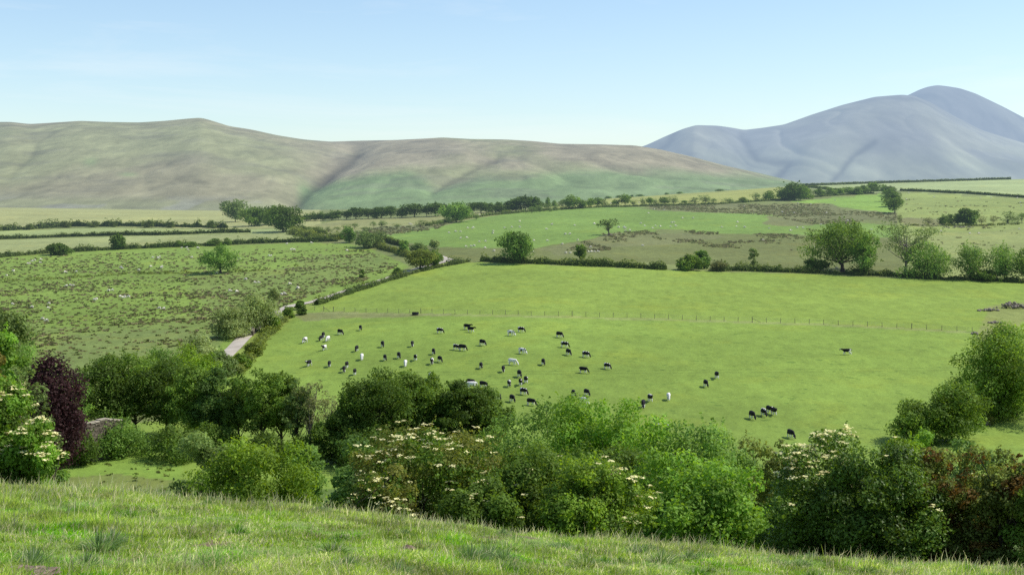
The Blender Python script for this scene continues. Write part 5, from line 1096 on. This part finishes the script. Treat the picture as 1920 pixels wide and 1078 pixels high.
HERD = [  # px, py of the feet, heading, coat, label
 (571.7, 643, -100, 'l', 'grey and white cow farthest left in the herd, head towards us'),
 (601.8, 639, -100, 'd', 'dark pied cow, left one of the tight trio near the lane'),
 (606, 633.5, -70, 'k', 'black cow at the back of the tight trio near the lane'),
 (614.7, 640, -105, 'w', 'white cow, right one of the tight trio near the lane'),
 (637.7, 628, -35, 'k', 'black cow with white legs between the trio and the topmost left cow'),
 (676, 619.5, -75, 'k', 'solitary black cow nearest the fence on the left'),
 (608, 657, -105, 'p', 'dark pied cow just below the tight trio'),
 (824.8, 625, -20, 'p', 'black and white cow side on below the feed trough'),
 (668.6, 659, -90, 'k', 'black cow seen end on above the white cow on the left'),
 (717.4, 651, -85, 'k', 'narrow black cow above the middle of the left herd'),
 (773, 650, -60, 'k', 'black cow upper right of the left herd'),
 (579, 687, -115, 'd', 'dark cow low at the far left, turned to the lane'),
 (617.3, 688, -90, 'd', 'dark cow with white rump right of the lowest left one'),
 (678.3, 675, -80, 'w', 'all white cow on the left of the pasture'),
 (722, 676, -50, 'd', 'dark cow with a white patch left of two black ones in line'),
 (748, 672, -75, 'k', 'black cow in the middle of the left line of three'),
 (778.8, 676, -65, 'd', 'dark cow at the right of the left line of three'),
 (813, 664.5, -70, 'k', 'black cow above the pair at the tree top'),
 (760, 687, -95, 'w', 'white cow end on below the left line of three'),
 (809.7, 683, -85, 'p', 'pied cow, left of the close pair in mid left herd'),
 (824.8, 679, -50, 'k', 'black cow, right of the close pair in mid left herd'),
 (650, 690, -70, 'k', 'black cow, upper right of the low pair above the alders'),
 (645, 698, -80, 'd', 'dark cow with white rump, lower left of the low pair above the alders'),
 (665, 703, -70, 'k', 'black cow with white legs lowest above the bare ash'),
 (806.5, 711, -60, 'w', 'white cow whose back shows over the alder crown'),
 (876, 618, -10, 'k', 'black cow with white rear, back one of the overlapping pair near the fence'),
 (883, 623, -15, 'k', 'all black cow, front one of the overlapping pair near the fence'),
 (957.8, 629.5, -10, 'l', 'white bodied cow with a dark head below the fence centre'),
 (977, 623, -10, 'p', 'black and white cow nearest the fence centre'),
 (1049, 633, -20, 'k', 'solid black cow alone below the fence right of centre'),
 (855, 656, -30, 'p', 'pied cow touching noses, left of the mid pair'),
 (867.4, 657.5, -20, 'd', 'dark cow with white rear, right of the mid pair'),
 (904.6, 648, -25, 'k', 'black cow alone above the centre of the herd'),
 (979, 663.5, -20, 'l', 'white backed cow with a dark neck in the centre'),
 (1058.7, 651.5, -20, 'p', 'black and white patched cow above a black one on the right'),
 (1065.8, 666, -45, 'k', 'black cow right under the black and white patched one'),
 (1098.5, 670, -30, 'p', 'dark cow with white shoulder, upper right of the main herd'),
 (961, 684.5, -15, 'w', 'long white cow side on in the herd centre'),
 (1018.8, 684.5, -60, 'k', 'black cow alone right of the long white one'),
 (902, 691, -80, 'd', 'dark end on cow left of the herd centre'),
 (943.6, 697.5, -70, 'd', 'dark cow just below left of the long white one'),
 (1094, 699.5, -15, 'd', 'black cow with a white face facing right'),
 (1138.4, 692, -25, 'p', 'pied cow farthest right of the main herd'),
 (974, 707, -75, 'd', 'dark cow at the top of the tight lower group'),
 (986, 718, -70, 'd', 'dark cow at the right of the tight lower group'),
 (976, 722.5, -65, 'd', 'dark cow in the middle of the tight lower group'),
 (954.7, 725, -70, 'p', 'dark pied cow left of the tight lower group'),
 (882.5, 723, -10, 'd', 'big dark pied cow above the right alder crown'),
 (884, 729, 165, 'w', 'pale cow half hidden in front of the big dark pied one'),
 (906, 727, -25, 'd', 'black and white cow right of the big dark pied one'),
 (981.7, 740, -35, 'p', 'pied cow below the tight lower group'),
 (935.6, 750, -50, 'k', 'black cow peeping out right of the alder crown'),
 (960.4, 753.5, -45, 'k', 'black cow above the gap between alders and ashes'),
 (995.8, 760, -20, 'k', 'black cow with only its back over the bright ashes'),
 (1075.5, 743.5, -80, 'd', 'dark cow with white legs, left of the pair above the tallest ash'),
 (1100, 742, -40, 'k', 'black cow with head down, right of the pair above the tallest ash'),
 (1094, 757, -20, 'w', 'white backed cow almost hidden by the tallest ash tip'),
 (1587.6, 665, 178, 'd', 'lone black and white cow walking left on the right of the pasture'),
 (1344, 709.5, -70, 'k', 'upper dark cow of the two on the right slope'),
 (1323.5, 725.5, -65, 'd', 'lower dark cow of the two on the right slope'),
 (1219, 753, -60, 'p', 'pied cow between the ashes and the lone white cow'),
 (1253.6, 750, -100, 'w', 'lone white cow right of centre'),
 (1206, 764.5, -95, 'k', 'black cow below left of the pied one near the ashes'),
 (1230.6, 797, -50, 'k', 'black cow at the leaf edge of the right ash crowns'),
 (1249.5, 808, -50, 'p', 'black and white cow half hidden by the broad ash'),
 (1410.3, 785.5, -75, 'k', 'leftmost dark cow of the four on the lower right'),
 (1432, 780, -70, 'p', 'pied cow, second from left of the four on the lower right'),
 (1441.7, 774, -75, 'd', 'topmost dark cow of the four on the lower right'),
 (1451.3, 778, -70, 'k', 'rightmost black cow of the four on the lower right'),
 (1482.7, 821, -80, 'k', 'lowest black cow alone above the dark elder'),
]
up = random.Random(5)
for px, py, hd, coat, lab in HERD:
    p = ground_at(px, py)
    raised = hd > 170 or (up.random() < 0.16 and 'head' not in lab and 'nose' not in lab)
    o = link('cow', COWS[coat+('w' if raised else 'g')]); o.location = p; hh = hd if hd > 100 or hd < -75 else max(hd-24, -84)
    o.rotation_euler = (0, 0, math.radians(hh+random.uniform(-8, 8)))
    s = random.uniform(0.88, 1.0); o.scale = (s, s, s); tag(o, lab, 'cow', 'black and white cows grazing the pasture')
def sheep_mesh():
    V = [(0, 0, .55), (-.38, 0, .56), (.36, 0, .57), (.55, 0, .48), (.66, 0, .30), (.74, 0, .18)]; R = [.27, .2, .24, .14, .1, .07]
    E = [(0, 1), (0, 2), (2, 3), (3, 4), (4, 5)]
    for x, j in ((.3, 2), (-.32, 1)):
        for s in (-1, 1): V += [(x, s*.12, .3), (x, s*.12, .03)]; R += [.06, .035]; E += [(j, len(V)-2), (len(V)-2, len(V)-1)]
    return skin_mesh('sheep_body', V, E, R)
sm = sheep_mesh(); sm.materials.clear(); sm.materials.append(M['fleece'])
S1 = [(165, 462), (182, 450), (195, 445), (225, 457), (228, 440), (155, 463), (37, 530), (75, 505), (365, 513), (430, 508), (680, 485), (686, 489), (858, 430), (885, 428), (897, 425), (888, 433), (780, 500), (845, 480), (910, 482), (905, 486), (1078, 428), (1055, 385), (1020, 375), (1050, 375), (1110, 375), (1300, 425), (1330, 430), (1345, 435), (1632, 385), (1640, 381), (1650, 386), (1510, 418), (1522, 420), (375, 590), (395, 585), (412, 587), (610, 615), (632, 613), (675, 650), (690, 655), (700, 652), (722, 652), (530, 668), (540, 664), (275, 688), (180, 708), (270, 713), (895, 715), (920, 718), (1430, 570), (1452, 570), (1290, 618), (1328, 622), (1380, 552), (1625, 577), (1672, 600), (1580, 637), (1597, 635), (240, 775), (263, 785), (70, 692), (1612, 352), (1748, 348), (1215, 515)]
S2 = [(130, 405), (330, 450), (55, 662), (10, 637), (1008, 323), (1040, 320), (1035, 324), (940, 343), (903, 349), (968, 343), (1215, 322), (1255, 318), (1300, 317), (1152, 340), (1150, 352), (970, 380), (1003, 378), (1075, 400), (1110, 398), (998, 427), (1027, 425), (1045, 423), (1105, 435), (1380, 393), (1375, 455), (1455, 395), (1450, 330), (1482, 303), (1608, 308), (1557, 357), (1583, 357), (1627, 390), (1540, 413), (1075, 250), (1225, 240), (683, 300), (690, 302), (1720, 300), (1560, 463), (1585, 463), (1687, 457), (1703, 457), (1722, 457), (1740, 457), (1700, 430), (1857, 317), (1888, 320), (1895, 325), (1157, 452), (1300, 285)]
S3 = [(620, 410), (557, 498), (587, 520), (680, 520), (655, 540), (722, 525), (808, 525), (852, 520), (365, 530), (413, 530), (912, 452), (1005, 452), (820, 490), (838, 488), (1247, 532), (1372, 525), (1382, 488), (1443, 532), (1835, 560), (1895, 532), (1765, 402), (1868, 407), (1600, 642), (570, 690), (1655, 540), (298, 328), (540, 320), (155, 500), (755, 382), (670, 376), (425, 562), (460, 558), (1440, 352)]
S4 = [(10, 528), (65, 505), (110, 507), (665, 520), (255, 480), (545, 483), (470, 450), (1085, 527), (1225, 532), (1458, 553), (1530, 553), (1858, 515), (945, 273), (1172, 257), (965, 224), (1545, 262), (1630, 262), (1640, 228), (1842, 265), (370, 282), (70, 305), (175, 314), (40, 385), (990, 700), (380, 832), (1868, 300), (1875, 325), (190, 662), (1540, 226), (300, 385)]
allS = [(x/2.994, 340+y/2.994) for x, y in S1]+[(540+x/2.994, 320+y/2.994) for x, y in S2]+[(1080+x/4.567, 310+y/4.567) for x, y in S3]+[(1480+x/4.311, 310+y/4.311) for x, y in S4]
for px, py in allS:
    p = ground_at(px, py+1.2)
    if in_poly(np.array(px), np.array(py), PASTL) or px < 690 and py > 440: l, gname = 'white sheep grazing in the rushy pasture left of the lane', 'sheep in the rushy pasture'
    elif px > 1690: l, gname = 'white sheep scattered on the yellowish pasture at the far right', 'sheep on the far right pasture'
    elif py < 345+0.0 or (px < 1010 and py < np.interp(px, [700, 870, 1010], [436, 411, 396])): l, gname = 'white sheep on the pale rough ground around the dark tree row', 'sheep around the dark tree row'
    elif py > np.interp(px, [800, 1000, 1110, 1140, 1700], [463, 466, 448, 438, 441]): l, gname = 'white sheep on the olive rough grazing above the pasture hedge', 'sheep on the olive rough grazing'
    else: l, gname = 'white sheep on the bright green field below the hawthorn line', 'sheep on the bright green field'
    o = link('sheep', sm); o.location = p; o.rotation_euler = (0, 0, random.choice([0, 3.14])+random.uniform(-.7, .7)); s = random.uniform(0.85, 1.1); o.scale = (s, s, s)
    tag(o, l, 'sheep', gname)
print('animals', time.time()-T0)

# ------------------------------------------------------------------ light, sky, camera
SUN_EL, SUN_AZ = math.radians(51), math.radians(83)      # azimuth from +Y (up the valley) towards +X (right)
sv = Vector((math.cos(SUN_EL)*math.sin(SUN_AZ), math.cos(SUN_EL)*math.cos(SUN_AZ), math.sin(SUN_EL)))
sl = bpy.data.lights.new('sun', 'SUN'); sl.energy = 4.9; sl.angle = math.radians(0.5); sl.color = (1.0, 0.955, 0.88)
so = bpy.data.objects.new('sun', sl); col.objects.link(so); so.rotation_euler = sv.to_track_quat('Z', 'Y').to_euler(); so.location = (60, 0, 80)
w = bpy.data.worlds.new('World'); scene.world = w; w.use_nodes = True
nt = w.node_tree; nt.nodes.clear()
sky = nt.nodes.new('ShaderNodeTexSky'); sky.sky_type = 'NISHITA'; sky.sun_disc = False; sky.sun_elevation = SUN_EL; sky.sun_rotation = SUN_AZ
sky.altitude = 300; sky.air_density = 1.0; sky.dust_density = 0.7; sky.ozone_density = 1.6
tint = nt.nodes.new('ShaderNodeMix'); tint.data_type = 'RGBA'; tint.blend_type = 'MULTIPLY'; tint.inputs['Factor'].default_value = 1.0
tint.inputs['B'].default_value = (1.10, 1.13, 1.13, 1)
nt.links.new(sky.outputs[0], tint.inputs['A'])
bg = nt.nodes.new('ShaderNodeBackground'); bg.inputs[1].default_value = 0.15
tcw = nt.nodes.new('ShaderNodeTexCoord'); mpw = nt.nodes.new('ShaderNodeMapping'); mpw.inputs['Scale'].default_value = (2.2, 2.2, 16.0); mpw.inputs['Rotation'].default_value = (0, 0.10, 0)
nt.links.new(tcw.outputs['Generated'], mpw.inputs['Vector'])
nw = nt.nodes.new('ShaderNodeTexNoise'); nw.inputs['Scale'].default_value = 1.6; nw.inputs['Detail'].default_value = 8; nw.inputs['Roughness'].default_value = 0.6; nw.inputs['Distortion'].default_value = 0.6
nt.links.new(mpw.outputs[0], nw.inputs['Vector'])
rw = nt.nodes.new('ShaderNodeMapRange'); rw.inputs['From Min'].default_value = 0.52; rw.inputs['From Max'].default_value = 0.78; rw.inputs['To Max'].default_value = 0.30
nt.links.new(nw.outputs['Fac'], rw.inputs['Value'])
cw = nt.nodes.new('ShaderNodeMix'); cw.data_type = 'RGBA'; cw.inputs['B'].default_value = (6.6, 6.8, 6.9, 1)      # thin high cirrus
nt.links.new(rw.outputs[0], cw.inputs['Factor']); nt.links.new(tint.outputs['Result'], cw.inputs['A'])
nt.links.new(cw.outputs['Result'], bg.inputs[0])
wo = nt.nodes.new('ShaderNodeOutputWorld'); nt.links.new(bg.outputs[0], wo.inputs[0])
cam = bpy.data.cameras.new('camera'); co = bpy.data.objects.new('camera', cam); col.objects.link(co)
cam.sensor_fit = 'HORIZONTAL'; cam.sensor_width = 36; cam.lens = 36*F/1920
co.location = (0, 0, 0); co.rotation_euler = (math.radians(90), 0, 0)
cam.shift_x = 0; cam.shift_y = (YH-539)/1920.0
cam.clip_start = 0.1; cam.clip_end = 40000
scene.camera = co
scene.view_settings.view_transform = 'Standard'; scene.view_settings.look = 'None'; scene.view_settings.exposure = 0; scene.view_settings.gamma = 1
scene.render.engine = 'CYCLES'
scene.cycles.use_denoising = False; scene.cycles.max_bounces = 6; scene.cycles.diffuse_bounces = 3; scene.cycles.transmission_bounces = 4; scene.cycles.transparent_max_bounces = 4
print('done', time.time()-T0)
